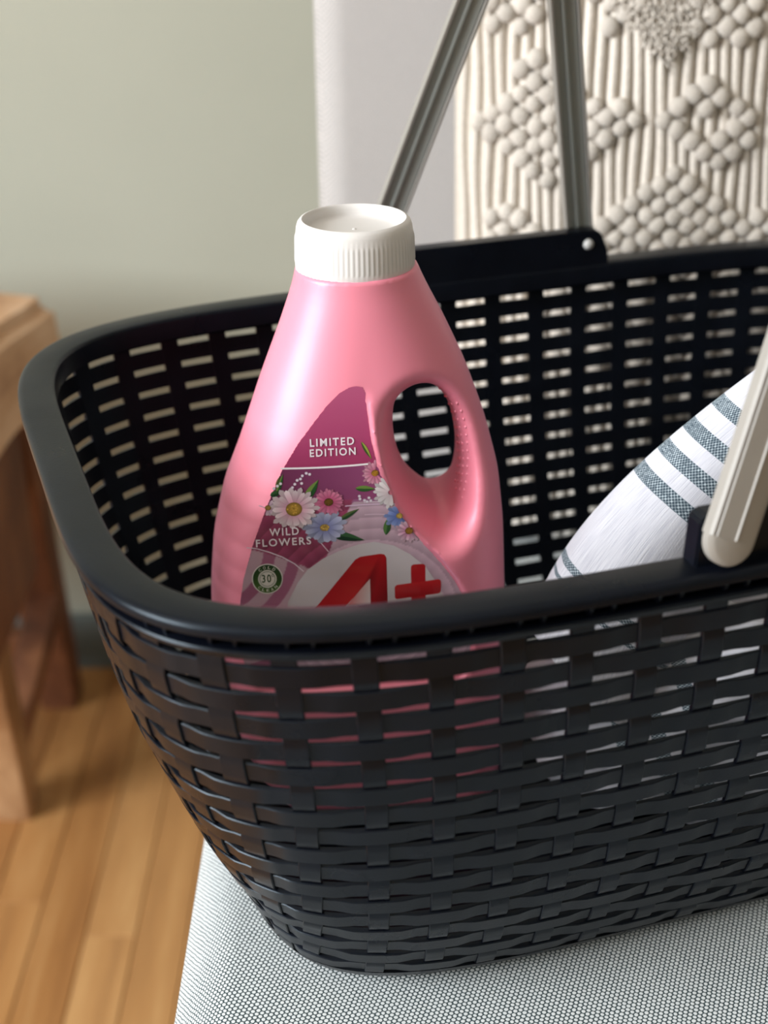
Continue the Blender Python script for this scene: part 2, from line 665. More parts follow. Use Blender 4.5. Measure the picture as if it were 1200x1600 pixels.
def table(s):
    key = round(s, 6)
    if key in _cache:
        return _cache[key]
    ins, z = wall_profile(s)
    a, b = A0 - (1.35 - 0.35 * min(1.0, max(0.0, (ins - 0.035) / 0.035))) * ins, B0 - ins
    tab = quarter(a, b)
    Lq = tab[2][-1]
    conv = 1 - 0.54 * max(s, 0)
    pos = [None] * NST
    for i in range(16):
        x = XC + (xs_long[i] - XC) * conv
        x = max(min(x, XC + a * 0.97), XC - a * 0.97)
        pos[i] = full_pos(x, -1, tab)
        pos[44 - i] = full_pos(x, 1, tab)
    for k in range(1, nR):
        pos[15 + k] = pos[15] + (pos[29] - pos[15]) * k / nR
        pos[44 + k] = pos[44] + (pos[0] + 4 * Lq - pos[44]) * k / nR
    r = (tab, Lq, pos, z, a, b)
    _cache[key] = r
    return r


def outline_point(pos, tab, Lq):
    """point and outward normal at signed arc coordinate"""
    p = pos % (4 * Lq)
    qd = int(p // Lq)
    r = p - qd * Lq
    if qd in (1, 3):
        r = Lq - r
    x = float(np.interp(r, tab[2], tab[0]))
    y = float(np.interp(r, tab[2], tab[1]))
    a, b = tab[0][-1], tab[1][0]
    nx, ny = (x / a) ** (NE - 1) / a, (y / b) ** (NE - 1) / b
    n = math.hypot(nx, ny)
    nx, ny = nx / n, ny / n
    sx = 1 if qd in (0, 1) else -1
    sy = -1 if qd in (0, 3) else 1
    return XC + sx * x, sy * y, sx * nx, sy * ny


def P(tau, s, off=0.0, shift=0.0):
    """basket point: tau in strap units, s = depth down the wall, off = outward, shift = metres along the outline"""
    tab, Lq, pos, z, a, b = table(s)
    j = int(math.floor(tau))
    fr = tau - j
    p0 = pos[j % NST] + 4 * Lq * (j // NST)
    p1 = pos[(j + 1) % NST] + 4 * Lq * ((j + 1) // NST)
    x, y, nx, ny = outline_point(p0 + (p1 - p0) * fr + shift, tab, Lq)
    i1, z1 = wall_profile(s + 0.003)
    i0, z0 = wall_profile(s - 0.003)
    dl = math.hypot(i1 - i0, z1 - z0)
    h, vz = (z0 - z1) / dl, -(i1 - i0) / dl      # normal leans down where the wall tucks under
    return (x + nx * off * h, y + ny * off * h, z + off * vz)


TK = 0.0022                      # wall thickness
INNER = -0.0008                  # the inside of the moulded wall is flush


def outer(c):
    return 0.0009 + 0.0005 * max(-1.0, min(1.0, 2.4 * c))


def strip_profile(hw, o, inn):
    e = 0.00045
    return [(-hw, inn), (-hw, o - e), (-hw + e * 0.8, o), (hw - e * 0.8, o), (hw, o - e), (hw, inn)]


NROW = 17
SUB = 8
for r in range(NROW):
    sc = (r + 0.5) * Q
    vs = []
    for k in range(NST * SUB):
        tau = k / SUB
        for ds, dn in strip_profile(0.0043, outer(math.cos(math.pi * (tau + r))), INNER):
            vs.append(P(tau, sc + ds, dn))
    autosmooth(obj('woven_strip', vs, ring_faces(NST * SUB, 6, True), M['basket'], basket), 28)
for j in range(NST):
    hw = 0.0046 if LONG[j] else 0.0050
    vs = []
    top, bot = -0.004, 17.35 * Q
    N = 17 * 6
    for k in range(N + 1):
        s = top + (bot - top) * k / N
        sq = 1 - 0.12 * k / N
        o = outer(-math.cos(math.pi * (s / Q - 0.5 + j))) if s > 0 else 0.0009
        for dt, dn in strip_profile(hw * sq, o, INNER - 0.0002):
            vs.append(P(j, s, dn, dt))
    fs = ring_faces(N + 1, 6)
    fs += [tuple(range(6))[::-1], tuple(N * 6 + q for q in range(6))]
    autosmooth(obj('upright_strap', vs, fs, M['basket'], basket), 28)


def ring_sweep(name, prof_os, parent, n=360, closed=True):
    """sweep (outward, z) profile round the top outline"""
    tab, Lq = table(0.0)[0], table(0.0)[1]
    vs = []
    for k in range(n):
        x, y, nx, ny = outline_point(4 * Lq * k / n, tab, Lq)
        for o, z in prof_os:
            vs.append((x + nx * o, y + ny * o, z + ZB))
    ob = obj(name, vs, ring_faces(n, len(prof_os), True), M['basket'], parent)
    return autosmooth(ob, 40)


rim = ring_sweep('rim', [(-.0099, .0150), (-.0097, .0160), (-.0091, .0166), (-.0080, .0169), (.0040, .0167), (.0056, .0163), (.0066, .0155), (.0071, .0145), (.0071, .0122), (.0066, .0117), (.0056, .0117), (.0052, .0138),
                        (-.0070, .0138), (-.0070, .0076), (-.0010, .0066), (.0028, .0068), (.0042, .0063), (.0046, .0054), (.0040, .0044), (.0026, .0036), (.0020, .0030), (.0017, .0019), (.0012, .0015), (-.0008, .0015), (-.0014, .0030), (-.0099, .0060)], basket, 480)
# little ribs under the lip, in pairs
for j in range(NST):
    for d in (-0.0043, 0.0043):
        tab, Lq, pos, z, a, b = table(0.0)
        x, y, nx, ny = outline_point(pos[j] + 0.006 + d, tab, Lq)
        tx, ty = -ny, nx
        vs = []
        for zz in (.0060, .0140):
            for on, ot in ((-.0078, -.0006), (.0046 if zz > .01 else .0024, -.0006), (.0046 if zz > .01 else .0024, .0006), (-.0078, .0006)):
                vs.append((x + nx * on + tx * ot, y + ny * on + ty * ot, zz + ZB))
        recalc(obj('rim_rib', vs, [(0, 1, 2, 3), (4, 7, 6, 5), (0, 4, 5, 1), (1, 5, 6, 2), (2, 6, 7, 3), (3, 7, 4, 0)], M['basket'], basket, smooth=False))
# tray: solid lower band, rounded edge and floor
n = 300
vs = []
so = [17.25 * Q, 17.6 * Q, 18.0 * Q, s_t[-4], s_t[-3], (s_t[-3] + s_t[-2]) / 2, s_t[-2], s_t[-1]]
rings = []
for s in so:
    rings.append((s, TK / 2))
for s in so[::-1]:
    rings.append((s, -TK / 2 - 0.0004))
for s, o in rings:
    for k in range(n):
        vs.append(P(NST * k / n, s, o))
fs = ring_faces(len(rings), n, True)
nv = len(vs)
lower, upper = (len(so) - 1) * n, len(so) * n
fs = [q for q in fs if not (q[0] // n == len(so) - 1 and q[2] // n == len(so))]
fs.append(tuple(lower + k for k in range(n)))
fs.append(tuple(upper + k for k in range(n))[::-1])
tray = autosmooth(obj('base_tray', [(x, y, max(z, 0.0003)) for x, y, z in vs], fs, M['basket'], basket), 40)

# raised hinge plates on both long rims
def hinge_plate(xa, xb, side, name='hinge_plate'):
    z0, z1 = ZB + 0.0150, ZB + 0.0360
    prof = [(xa, z0), (xb + 0.004, z0), (xb + 0.0030, z0 + 0.009), (xb - 0.001, z1 - 0.0025), (xb - 0.0045, z1), (xa + 0.004, z1), (xa + 0.0012, z1 - 0.002)]
    ya, yb = side * 0.1630, side * 0.1725
    vs = [(x, ya, z) for x, z in prof] + [(x, yb, z) for x, z in prof]
    m = len(prof)
    fs = [tuple(range(m)), tuple(range(m, 2 * m))[::-1]] + [(k, k + m, (k + 1) % m + m, (k + 1) % m) for k in range(m)]
    ob = obj(name, vs, fs, M['basket'], basket, smooth=False)
    recalc(ob)
    bm = bmesh.new()
    bm.from_mesh(ob.data)
    bmesh.ops.bevel(bm, geom=list(bm.edges), offset=0.0007, segments=2, affect='EDGES')
    bm.to_mesh(ob.data)
    bm.free()
    return ob


hinge_plate(0.159, 0.296, -1)
hinge_plate(0.139, 0.2825, 1)


def handle(xf, xb, slope_f, slope_b):
    """bail handle: two channelled legs joined by a grip over the basket's middle"""
    h = bpy.data.objects.new('carry_handle', None)
    C.objects.link(h)
    h.parent = basket
    h.empty_display_size = 0.03
    zp = ZB + 0.0285
    HT = 0.192

    def centre(t):
        # t in 0..1 : front pivot -> over the top -> back pivot ; returns y, height
        pts = leg_pts
        k = t * (len(pts) - 1)
        i = min(int(k), len(pts) - 2)
        return pts[i] + (pts[i + 1] - pts[i]) * (k - i)
    leg_pts = []
    Y0 = 0.1785
    for k in range(30):
        hh = 0.145 * k / 29
        leg_pts.append(np.array([-(Y0 - 0.2 * hh), hh]))
    yc, r = -(Y0 - 0.2 * 0.145), 0.047
    for k in range(1, 13):
        a = math.radians(78 * k / 12)
        leg_pts.append(np.array([yc + 0.2 * r * math.sin(a) + r * (1 - math.cos(a)), 0.145 + r * math.sin(a)]))
    last = leg_pts[-1]
    half = leg_pts + [np.array([last[0] + (0 - last[0]) * k / 6, last[1] + 0.003 * math.sin(math.pi / 2 * k / 6)]) for k in range(1, 7)]
    full = half + [np.array([-p[0], p[1]]) for p in half[-2::-1]]
    slope = 0.5 * (slope_f + slope_b)

    def point(p):
        fr = (p[0] + Y0) / (2 * Y0)
        return Vector((xf + (xb - xf) * fr + (slope_f + (slope_b - slope_f) * fr) * p[1], p[0], zp + p[1]))
    path = [point(p) for p in full]
    ups = []
    for i in range(len(path)):
        T = (path[min(i + 1, len(path) - 1)] - path[max(i - 1, 0)]).normalized()
        A = Vector((1, 0, -slope)).normalized()
        A = (A - T * A.dot(T)).normalized()
        N = A.cross(T).normalized()
        # outward: away from the basket middle
        out = Vector((0, path[i].y, 0.35 * (path[i].z - ZB))) if abs(path[i].y) > 0.02 else Vector((0, 0, 1))
        if N.dot(out) < 0:
            N = -N
        ups.append((A, N))
    W = 0.0096

    def wide(p):
        return 0.92 - 0.10 * p.y / Y0
    shell = [(-W, -.0055), (-W, -.0010), (-W + .0008, .0002), (-W + .0014, .0002), (-W + .0017, -.0005), (-W + .0024, .0006), (-.0004, .0013), (0, .0019), (.0004, .0013), (W - .0022, .0006), (W - .0012, .0002), (W, -.0010), (W, -.0055), (W - .0016, -.0055), (W - .0020, -.0012),
             (-W + .0020, -.0012), (-W + .0016, -.0055)]
    nleg = 34

    def seg(name, i0, i1, prof, mat, lab=None, par=h):
        v, f = sweep(path[i0:i1], ups[i0:i1], prof, True, wide)
        ob = obj(name, v, f, mat, par, label=lab)
        return autosmooth(ob, 32)
    n = len(path)
    for name, i0, i1 in (('leg', 0, nleg), ('leg', n - nleg, n)):
        lg = seg(name, i0, i1, shell, M['handle'])
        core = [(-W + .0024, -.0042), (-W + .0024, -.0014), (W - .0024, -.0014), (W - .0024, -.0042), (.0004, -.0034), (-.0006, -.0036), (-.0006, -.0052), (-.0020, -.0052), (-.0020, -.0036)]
        seg('channel', i0 + 1, i1, core[::-1], M['handle_core'], 'grey inner channel of the handle leg', lg)
        # rounded foot of the leg
        e = 0 if i0 == 0 else n - 1
        p, (A, N) = path[e], ups[e]
        down = (path[0] - path[1]).normalized() if i0 == 0 else (path[n - 1] - path[n - 2]).normalized()
        vs, rows = [], []
        for q, nn in ((0.88, -.0055), (1, -.0045), (1, -.0010), (.87, .0002), (.75, .0006)):
            row = []
            for k in range(17):
                a = math.pi * k / 16
                row.append(p + A * (-W * wide(p) * q * math.cos(a)) + down * (W * wide(p) * q * math.sin(a)) + N * nn)
            vs += row
        fs = ring_faces(5, 17, False, False)
        nv = len(vs)
        vs.append(p + N * .0014 + down * .0001)
        for k in range(16):
            fs.append((4 * 17 + k, 4 * 17 + k + 1, nv))
        fs.append(tuple(range(17))[::-1])
        ft = autosmooth(obj('leg_end', vs, fs, M['handle'], h), 32)
        # rivet seen on the inside of the hinge plate
        side = -1 if i0 == 0 else 1
        rv, rf = lathe([(0.0001, 0.0024), (.0016, .0022), (.0026, .0013), (.0030, 0.0), (.0030, -.006)], 20)
        ob = obj('rivet', [(x + p.x, side * (0.1632 - z), y + p.z) for x, y, z in rv], rf, M['rivet'], h, label='pale grey hinge rivet')
        recalc(ob)
    grip = [(-.0105, -.004), (-.0105, .001), (-.008, .0045), (-.003, .006), (.003, .006), (.008, .0045), (.0105, .001), (.0105, -.004), (.008, -.0075), (.003, -.009), (-.003, -.009), (-.008, -.0075)]
    grip = [(a * 0.93, b) for a, b in grip]
    seg('grip', nleg - 1, n - nleg + 1, grip, M['handle'])
    return h


handle(0.1700, 0.1530, 0.42, 0.315)
handle(0.2890, 0.2735, -0.205, -0.205)


# ------------------------------------------------------------------ the bottle
BK = 1.10                        # life size of the bottle modelled below
ZCUT = (BK - 1) * 0.4803 / BK    # its foot
BX, BY = 0.1008 + BK * (0.0867 - 0.1008), -0.6061 + BK * (-0.0029 + 0.6061)
bottle = empty('detergent_bottle', (BX, BY, SEAT + 0.0032 - BK * ZCUT), 0.09,
               'pink plastic laundry detergent bottle with white screw cap standing in the basket', 'bottle')
bottle.scale = (BK, BK, BK)
sil_l = np.array([(ZCUT, -.0330), (ZCUT + .006, -.0390), (ZCUT + .02, -.0500), (ZCUT + .045, -.0600), (ZCUT + .075, -.0650), (.1465, -.0660), (.1595, -.0652), (.1805, -.0628), (.2035, -.0570), (.2205, -.0500), (.2485, -.0400), (.2725, -.0305), (.2880, -.0250), (.2935, -.0240)])
sil_r = np.array([(ZCUT, .0520), (ZCUT + .005, .0570), (ZCUT + .02, .0600), (.1495, .0603), (.1825, .0592), (.2065, .0568), (.2295, .0510), (.2525, .0430), (.2715, .0345), (.2880, .0262), (.2935, .0240)])


def smooth_poly(tab, n):
    z = np.linspace(tab[0, 0], tab[-1, 0], 400)
    x = np.interp(z, tab[:, 0], tab[:, 1])
    k = np.hanning(31)
    k /= k.sum()
    xp = np.pad(x, 15, mode='reflect', reflect_type='odd')
    x = np.convolve(xp, k, 'valid')
    zi = np.linspace(z[0], z[-1], n)
    return np.stack([np.interp(zi, z, x), zi], 1)


SIL = np.concatenate([smooth_poly(sil_l, 70), [(-.0240, .36), (.0240, .36)], smooth_poly(sil_r, 70)[::-1]])
hole_k = np.array([(.0205, .2462), (.0270, .2440), (.0325, .2350), (.0362, .2220), (.0380, .2075), (.0368, .1955), (.0320, .1903), (.0262, .1940), (.0205, .2010), (.0160, .2110), (.0134, .2230), (.0130, .2340), (.0148, .2425)])


def closed_spline(k, n):
    m = len(k)
    out = []
    for i in range(m):
        p0, p1, p2, p3 = k[i - 1], k[i], k[(i + 1) % m], k[(i + 2) % m]
        for t in np.linspace(0, 1, n, endpoint=False):
            out.append(0.5 * ((2 * p1) + (-p0 + p2) * t + (2 * p0 - 5 * p1 + 4 * p2 - p3) * t * t + (-p0 + 3 * p1 - 3 * p2 + p3) * t ** 3))
    return np.array(out)


HOLE = closed_spline(hole_k, 6)
lab_k = np.array([(-53.0, 163.9), (-51.1, 174.5), (-46.4, 189.9), (-40.0, 206.3), (-33.5, 221.0), (-26.7, 232.0), (-20.2, 240.5), (-15.0, 247.1), (-9.8, 252.1), (-6.0, 254.2), (-3.4, 254.6), (-0.8, 254.1), (0.6, 251.5), (0.7, 244.7), (2.1, 231.3), (4.4, 221.1), (6.8, 213.3), (11.2, 203.3), (16.8, 193.2), (23.2, 185.1), (29.7, 176.6), (35.0, 168.6), (39.0, 160.0), (41.5, 150.0), (41.5, 130.0), (36.0, 122.0), (-46.0, 122.0), (-52.5, 130.0), (-54.0, 150.0)]) / 1000
LABEL = lab_k


def sdf(poly, x, z):
    """signed distance to polygon, negative inside (vectorised)"""
    sh = x.shape
    x, z = x.ravel(), z.ravel()
    d = np.full(x.shape, 1e9)
    ins = np.zeros(x.shape, bool)
    for i in range(len(poly)):
        ax, az = poly[i]
        bx, bz = poly[(i + 1) % len(poly)]
        ex, ez = bx - ax, bz - az
        L2 = ex * ex + ez * ez + 1e-18
        t = np.clip(((x - ax) * ex + (z - az) * ez) / L2, 0, 1)
        d = np.minimum(d, (x - ax - t * ex) ** 2 + (z - az - t * ez) ** 2)
        c = ((az > z) != (bz > z))
        if abs(ez) > 1e-15:
            ins ^= c & (x < ex * (z - az) / ez + ax)
    d = np.sqrt(d)
    return np.where(ins, -d, d).reshape(sh)


def smooth_interp(z, zs_, vs_):
    """piecewise table, smoothed over +-12 mm"""
    g = np.linspace(-0.06, 0.36, 1400)
    y = np.interp(g, zs_, vs_)
    k = np.hanning(83)
    k /= k.sum()
    return np.interp(z, g, np.convolve(np.pad(y, 41, mode='edge'), k, 'valid'))


def half_depth(z):
    return smooth_interp(z, [0, ZCUT, ZCUT + .012, .15, .20, .24, .27, .2935], [.030, .030, .0360, .0375, .0368, .0330, .0278, .0240])


def panel_depth(z):
    """front panel plane (printed label): measured 34 mm low down, 30 mm at the top"""
    zf = z - 0.1995
    return np.where(zf > -.06, .030 + (.055 - zf) * (.004 / .105), .0344)


def smoothstep(t):
    t = np.clip(t, 0, 1)
    return t * t * (3 - 2 * t)


def field_parts(x, z):
    ds = sdf(SIL, x, z)
    dh = sdf(HOLE, x, z)
    dl = sdf(LABEL, x, z)
    rs = smooth_interp(z, [0, ZCUT + .02, .15, .19, .215, .235, .25, .27, .285, .2935], [.018, .020, .025, .030, .036, .038, .036, .0305, .0255, .0240])
    a_s = np.maximum(ds + rs, 0) / rs
    rh = 0.0125
    a_h = np.maximum(rh - dh, 0) / rh
    a2 = a_s ** 2 + a_h ** 2
    return a2, dl, ds, dh


def bottle_field(x, v, z):
    a2, dl, ds, dh = field_parts(x, z)
    h = half_depth(z)
    b = np.abs(v) / h
    n = 2.2
    body = (a2 ** (n / 2) + b ** n) ** (1 / n) - 1
    # label panel: flat plane cut, melting out over 4 mm
    pd = panel_depth(z) + 0.0004 + 0.020 * np.maximum(dl - 0.0006, 0) / 0.0085
    cut = (-v - pd) / 0.03
    return np.maximum(np.maximum(body, cut), (z - 0.2940) / 0.03)


def surface_nets(fn, lo, hi, h):
    xs = [np.arange(lo[i], hi[i] + h, h) for i in range(3)]
    X, Y, Z = np.meshgrid(*xs, indexing='ij')
    XZx, XZz = np.meshgrid(xs[0], xs[2], indexing='ij')
    a2, dl, ds, dh = field_parts(XZx, XZz)
    hd, pdp = half_depth(XZz), panel_depth(XZz)
    n = 2.2
    V = xs[1][None, :, None]
    b = np.abs(V) / hd[:, None, :]
    body = (a2[:, None, :] ** (n / 2) + b ** n) ** (1 / n) - 1
    pd = (pdp + 0.0004 + 0.020 * np.maximum(dl - 0.0006, 0) / 0.0085)[:, None, :]
    G = np.maximum(np.maximum(body, (-V - pd) / 0.03), (xs[2][None, None, :] - 0.2940) / 0.03)
    s = G < 0
    nx, ny, nz = G.shape
    acc = np.zeros((nx - 1, ny - 1, nz - 1, 3))
    cnt = np.zeros((nx - 1, ny - 1, nz - 1))
    corners = [(i, j, k) for i in (0, 1) for j in (0, 1) for k in (0, 1)]

    def sub(c):
        return (slice(c[0], c[0] + nx - 1), slice(c[1], c[1] + ny - 1), slice(c[2], c[2] + nz - 1))
    for ia, ca in enumerate(corners):
        for cb in corners[ia + 1:]:
            if sum(abs(p - q) for p, q in zip(ca, cb)) != 1:
                continue
            ga, gb = G[sub(ca)], G[sub(cb)]
            m = (ga < 0) != (gb < 0)
            t = np.where(m, ga / np.where(m, ga - gb, 1), 0)
            for d in range(3):
                acc[..., d] += np.where(m, ca[d] + t * (cb[d] - ca[d]), 0)
            cnt += m
    act = cnt > 0
    idx = -np.ones(act.shape, dtype=np.int64)
    ii = np.argwhere(act)
    idx[act] = np.arange(len(ii))
    pts = (acc[act] / cnt[act][:, None] + ii) * h + np.array(lo)
    faces = []
    for d in range(3):
        o1, o2 = (d + 1) % 3, (d + 2) % 3
        sl0 = [slice(None)] * 3
        sl1 = [slice(None)] * 3
        sl0[d], sl1[d] = slice(0, -1), slice(1, None)
        ch = s[tuple(sl0)] != s[tuple(sl1)]
        e = np.argwhere(ch)
        e = e[(e[:, o1] > 0) & (e[:, o2] > 0)]
        e = e[(e[:, o1] < act.shape[o1]) & (e[:, o2] < act.shape[o2]) & (e[:, d] < act.shape[d])]

        def at(a, b):
            q = e.copy()
            q[:, o1] -= a
            q[:, o2] -= b
            return idx[q[:, 0], q[:, 1], q[:, 2]]
        quad = np.stack([at(1, 1), at(0, 1), at(0, 0), at(1, 0)], 1)
        flip = ~s[e[:, 0], e[:, 1], e[:, 2]]
        quad[flip] = quad[flip][:, ::-1]
        faces.append(quad)
    return pts, np.concatenate(faces)


pts, quads = surface_nets(bottle_field, (-.071, -.042, ZCUT - .003), (.066, .042, .2965), 0.0013)
for it in range(4):                       # settle the vertices on the true surface
    e = 0.0003
    g0 = bottle_field(pts[:, 0], pts[:, 1], pts[:, 2])
    gr = np.stack([(bottle_field(pts[:, 0] + e * (d == 0), pts[:, 1] + e * (d == 1), pts[:, 2] + e * (d == 2)) - g0) / e for d in range(3)], 1)
    gl = (gr ** 2).sum(1) + 1e-6
    step = -(g0 / gl)[:, None] * gr
    sl = np.linalg.norm(step, axis=1, keepdims=True)
    pts += step * np.minimum(1, 0.0006 / np.maximum(sl, 1e-9)) * 0.8
pts[:, 2] = np.maximum(pts[:, 2], ZCUT)
body = obj('body', pts, quads, M['bottle'], bottle)
bm = bmesh.new()
bm.from_mesh(body.data)
bmesh.ops.recalc_face_normals(bm, faces=bm.faces)
bmesh.ops.smooth_vert(bm, verts=bm.verts, factor=0.35, use_axis_x=True, use_axis_y=True, use_axis_z=True)
bm.to_mesh(body.data)
bm.free()

# grip pimples on the inner side of the loop handle
vs, fs = [], []
for zz in np.linspace(.198, .240, 13):
    for yy in np.linspace(-.017, -.004, 4):
        zq = zz + (0.0017 if int(round((yy + .017) / .0043)) % 2 else 0)
        # march from the middle of the hole outwards to the bar
        xs_ = np.linspace(.026, .055, 150)
        val = bottle_field(xs_, np.full(150, yy), np.full(150, zq))
        hit = np.argmax(val < 0)
        if val[hit] >= 0:
            continue
        c = np.array([xs_[hit], yy, zq])
        b0 = len(vs)
        for la in (0, 0.6, 1.2):
            for k in range(8):
                a = 2 * math.pi * k / 8
                r = 0.0009 * math.cos(la)
                vs.append((c[0] - 0.0008 * math.sin(la) + 0.0002, c[1] + r * math.cos(a), c[2] + r * math.sin(a)))
        fs += [tuple(b0 + q for q in t) for t in ring_faces(3, 8)] + [tuple(b0 + 16 + k for k in range(8))]
g = obj('grip_pimples', vs, fs, M['bottle'], bottle, kind='stuff')
recalc(g)

# cap
capv, capf = lathe([(.0230, 0.0), (.02345, .0006), (.0235, .0030), (.0234, .0040), (.0231, .0130), (.0229, .0145), (.0226, .0170), (.0221, .0186), (.0212, .0197), (.0203, .0200), (.0197, .0195), (.0194, .0180), (.0192, .0160), (.0186, .0154), (.0150, .0153), (.0080, .0153), (.0009, .0153), (.0006, .0157), (.0003, .0158)], 300,
                   lambda r, z, a: r + (0.00028 * max(0, math.cos(75 * a)) if 0.0035 < z < 0.0135 else 0))
capo = obj('screw_cap', [(x - .0005, y, z + .2925) for x, y, z in capv], capf, M['cap'], bottle, label='white screw cap with fine ribs and a sunken top')
autosmooth(capo, 50)

# ---- label: flat print on the front panel
LZ0 = 0.1995


def lab_pt(u, z, lift):
    """label plane point from millimetres"""
    u, z = u / 1000, z / 1000
    zf = z - LZ0
    d = .030 + (.055 - zf) * (.004 / .105) if zf > -.06 else .0344
    return (u, -(d + 0.0005 + lift * 0.6), z)


class Art:
    """collects coloured flat polygons on the label plane into one mesh"""
    def __init__(self):
        self.v, self.f, self.c = [], [], []

    def poly(self, pts, col, lift, col2=None):
        b = len(self.v)
        for i, (u, z) in enumerate(pts):
            self.v.append(lab_pt(u, z, lift))
            self.c.append(lin(col[i]) if isinstance(col, list) else lin(col))
        self.f.append(tuple(range(b, b + len(pts))))

    def fan(self, c, pts, col_c, col_e, lift):
        b = len(self.v)
        self.v.append(lab_pt(*c, lift))
        self.c.append(lin(col_c))
        for p in pts:
            self.v.append(lab_pt(*p, lift))
            self.c.append(lin(col_e))
        n = len(pts)
        for k in range(n):
            self.f.append((b, b + 1 + k, b + 1 + (k + 1) % n))

    def ribbon(self, pts, w, col, lift):
        b = len(self.v)
        for i, p in enumerate(pts):
            q0, q1 = pts[max(i - 1, 0)], pts[min(i + 1, len(pts) - 1)]
            dx, dz = q1[0] - q0[0], q1[1] - q0[1]
            l = math.hypot(dx, dz) or 1
            for s in (-0.5, 0.5):
                self.v.append(lab_pt(p[0] - dz / l * w * s, p[1] + dx / l * w * s, lift))
                self.c.append(lin(col))
        for i in range(len(pts) - 1):
            self.f.append((b + 2 * i, b + 2 * i + 1, b + 2 * i + 3, b + 2 * i + 2))

    def build(self, name, parent, label=None):
        o = obj(name, self.v, self.f, M['print'], parent, smooth=False, label=label)
        ca = o.data.color_attributes.new('Col', 'FLOAT_COLOR', 'POINT')
        ca.data.foreach_set('color', np.array([(*c, 1) for c in self.c], dtype=np.float32).ravel())
        recalc_front(o)
        return o


def recalc_front(o):
    bm = bmesh.new()
    bm.from_mesh(o.data)
    for f_ in bm.faces:
        f_.normal_update()
        if f_.normal.y > 0:
            f_.normal_flip()
    bm.to_mesh(o.data)
    bm.free()


# printed ground: a fine grid clipped to the label outline, coloured by region
LABI = LABEL * 1000


def ground_colour(u, z):
    top_z = 221.9 - 0.0009 * (u + 17) ** 2 * -1 - 0.6
    c1, c2, c3 = np.array((132, 46, 92.)), np.array((168, 74, 122.)), np.array((104, 50, 92.))
    r = math.hypot((u - 1) / 1.0, (z - 150) / 1.08)
    r2 = math.hypot(u + 70, z - 190)
    if z > top_z:
        t = min(max((z - 221) / 33, 0), 1)
        return (1 - t) * np.array((160, 56, 98.)) + t * np.array((186, 88, 126.))
    if z > 207 + 0.0 * u and r > 52:
        t = min(max((u + 35) / 40, 0), 1)
        return (1 - t) * np.array((112, 50, 84.)) + t * np.array((150, 76, 118.))
    # pleated arcs round the white medallion
    ang = math.atan2(z - 150, u)
    pleat = 0.5 + 0.5 * math.cos(ang * 46)
    ringn = (r - 36) / 4.6
    shade = ringn - math.floor(ringn)
    if u < -9 + (z - 200) * 0.47:
        if z > 186.8 - 0.32 * (u + 45) - 0.006 * (u + 45) ** 2:
            return np.array((152, 66, 98.)) * (0.84 + 0.22 * shade) + 7 * pleat
        k = smoothstep(np.array((math.cos(r2 * 0.62) - 0.05) / 0.2 + 0.5))
        return np.array((190, 156, 168.)) * (1 - k) + np.array((160, 96, 124.)) * k
    if r < 52:
        return np.array((200, 168, 184.)) * (0.86 + 0.16 * shade) + 5 * pleat
    return np.array((158, 98, 138.)) * (0.9 + 0.12 * shade)


cell = 0.55
us = np.arange(-55, 43, cell)
zs = np.arange(132, 256, cell)
UU, ZZ = np.meshgrid(us, zs, indexing='ij')
LS = sdf(LABI, UU, ZZ)
inside = LS < 0.4
gi = -np.ones(UU.shape, dtype=int)
gv, gc = [], []
GX, GZ = np.gradient(LS, cell)
for i in range(len(us)):
    for k in range(len(zs)):
        if inside[i, k]:
            gi[i, k] = len(gv)
            u_, z_ = us[i], zs[k]
            if LS[i, k] > -0.05:          # pull the border back on to the outline
                u_ -= GX[i, k] * (LS[i, k] + 0.05)
                z_ -= GZ[i, k] * (LS[i, k] + 0.05)
            gv.append(lab_pt(u_, z_, 0.0))
            gc.append(lin(np.clip(ground_colour(us[i], zs[k]), 0, 255)))
gf = []
for i in range(len(us) - 1):
    for k in range(len(zs) - 1):
        q = (gi[i, k], gi[i + 1, k], gi[i + 1, k + 1], gi[i, k + 1])
        if min(q) >= 0:
            gf.append(q)
lab_o = obj('label', gv, gf, M['print'], bottle, smooth=False, label='magenta and lilac printed front label with wild flowers')
ca = lab_o.data.color_attributes.new('Col', 'FLOAT_COLOR', 'POINT')
ca.data.foreach_set('color', np.array([(*c, 1) for c in gc], dtype=np.float32).ravel())
recalc_front(lab_o)

# medallion, hairlines
art = Art()
oval = [(-33.5, 163.2), (-29.2, 171.6), (-25.1, 177.2), (-18.5, 181.9), (-11.9, 184.9), (-4.1, 187.3), (2.4, 188.1), (10.2, 185.9), (16.6, 181.8), (23.1, 175.6), (27.5, 168.1), (30.1, 162.0), (31, 150), (24, 138), (-26, 138), (-35, 152)]
art.poly(oval, [(206, 196, 200) if p[1] > 170 else (190, 178, 180) for p in oval], 0.00012)
art.ribbon([(u, 221.9 + 0.0016 * (u + 17) ** 2 - 0.4) for u in np.linspace(-34.0, 0.6, 30)], 0.75, (246, 238, 240), 0.00012)
art.ribbon([(-49.0, 188.6), (-45, 187.9), (-40.2, 186.1), (-35, 183.6), (-30.2, 180.3), (-26.6, 176.6)], 0.42, (232, 214, 226), 0.00020)
art.ribbon([(-43.2, 206.6), (-40, 205.3), (-34.3, 202.4), (-24.4, 195.0), (-20, 190), (-16.3, 184.8)], 0.38, (228, 200, 216), 0.00012)
art.ribbon([(u, 204.6 - 0.0032 * (u + 1) ** 2) for u in np.linspace(-9, 11, 20)], 0.42, (226, 196, 222), 0.00012)
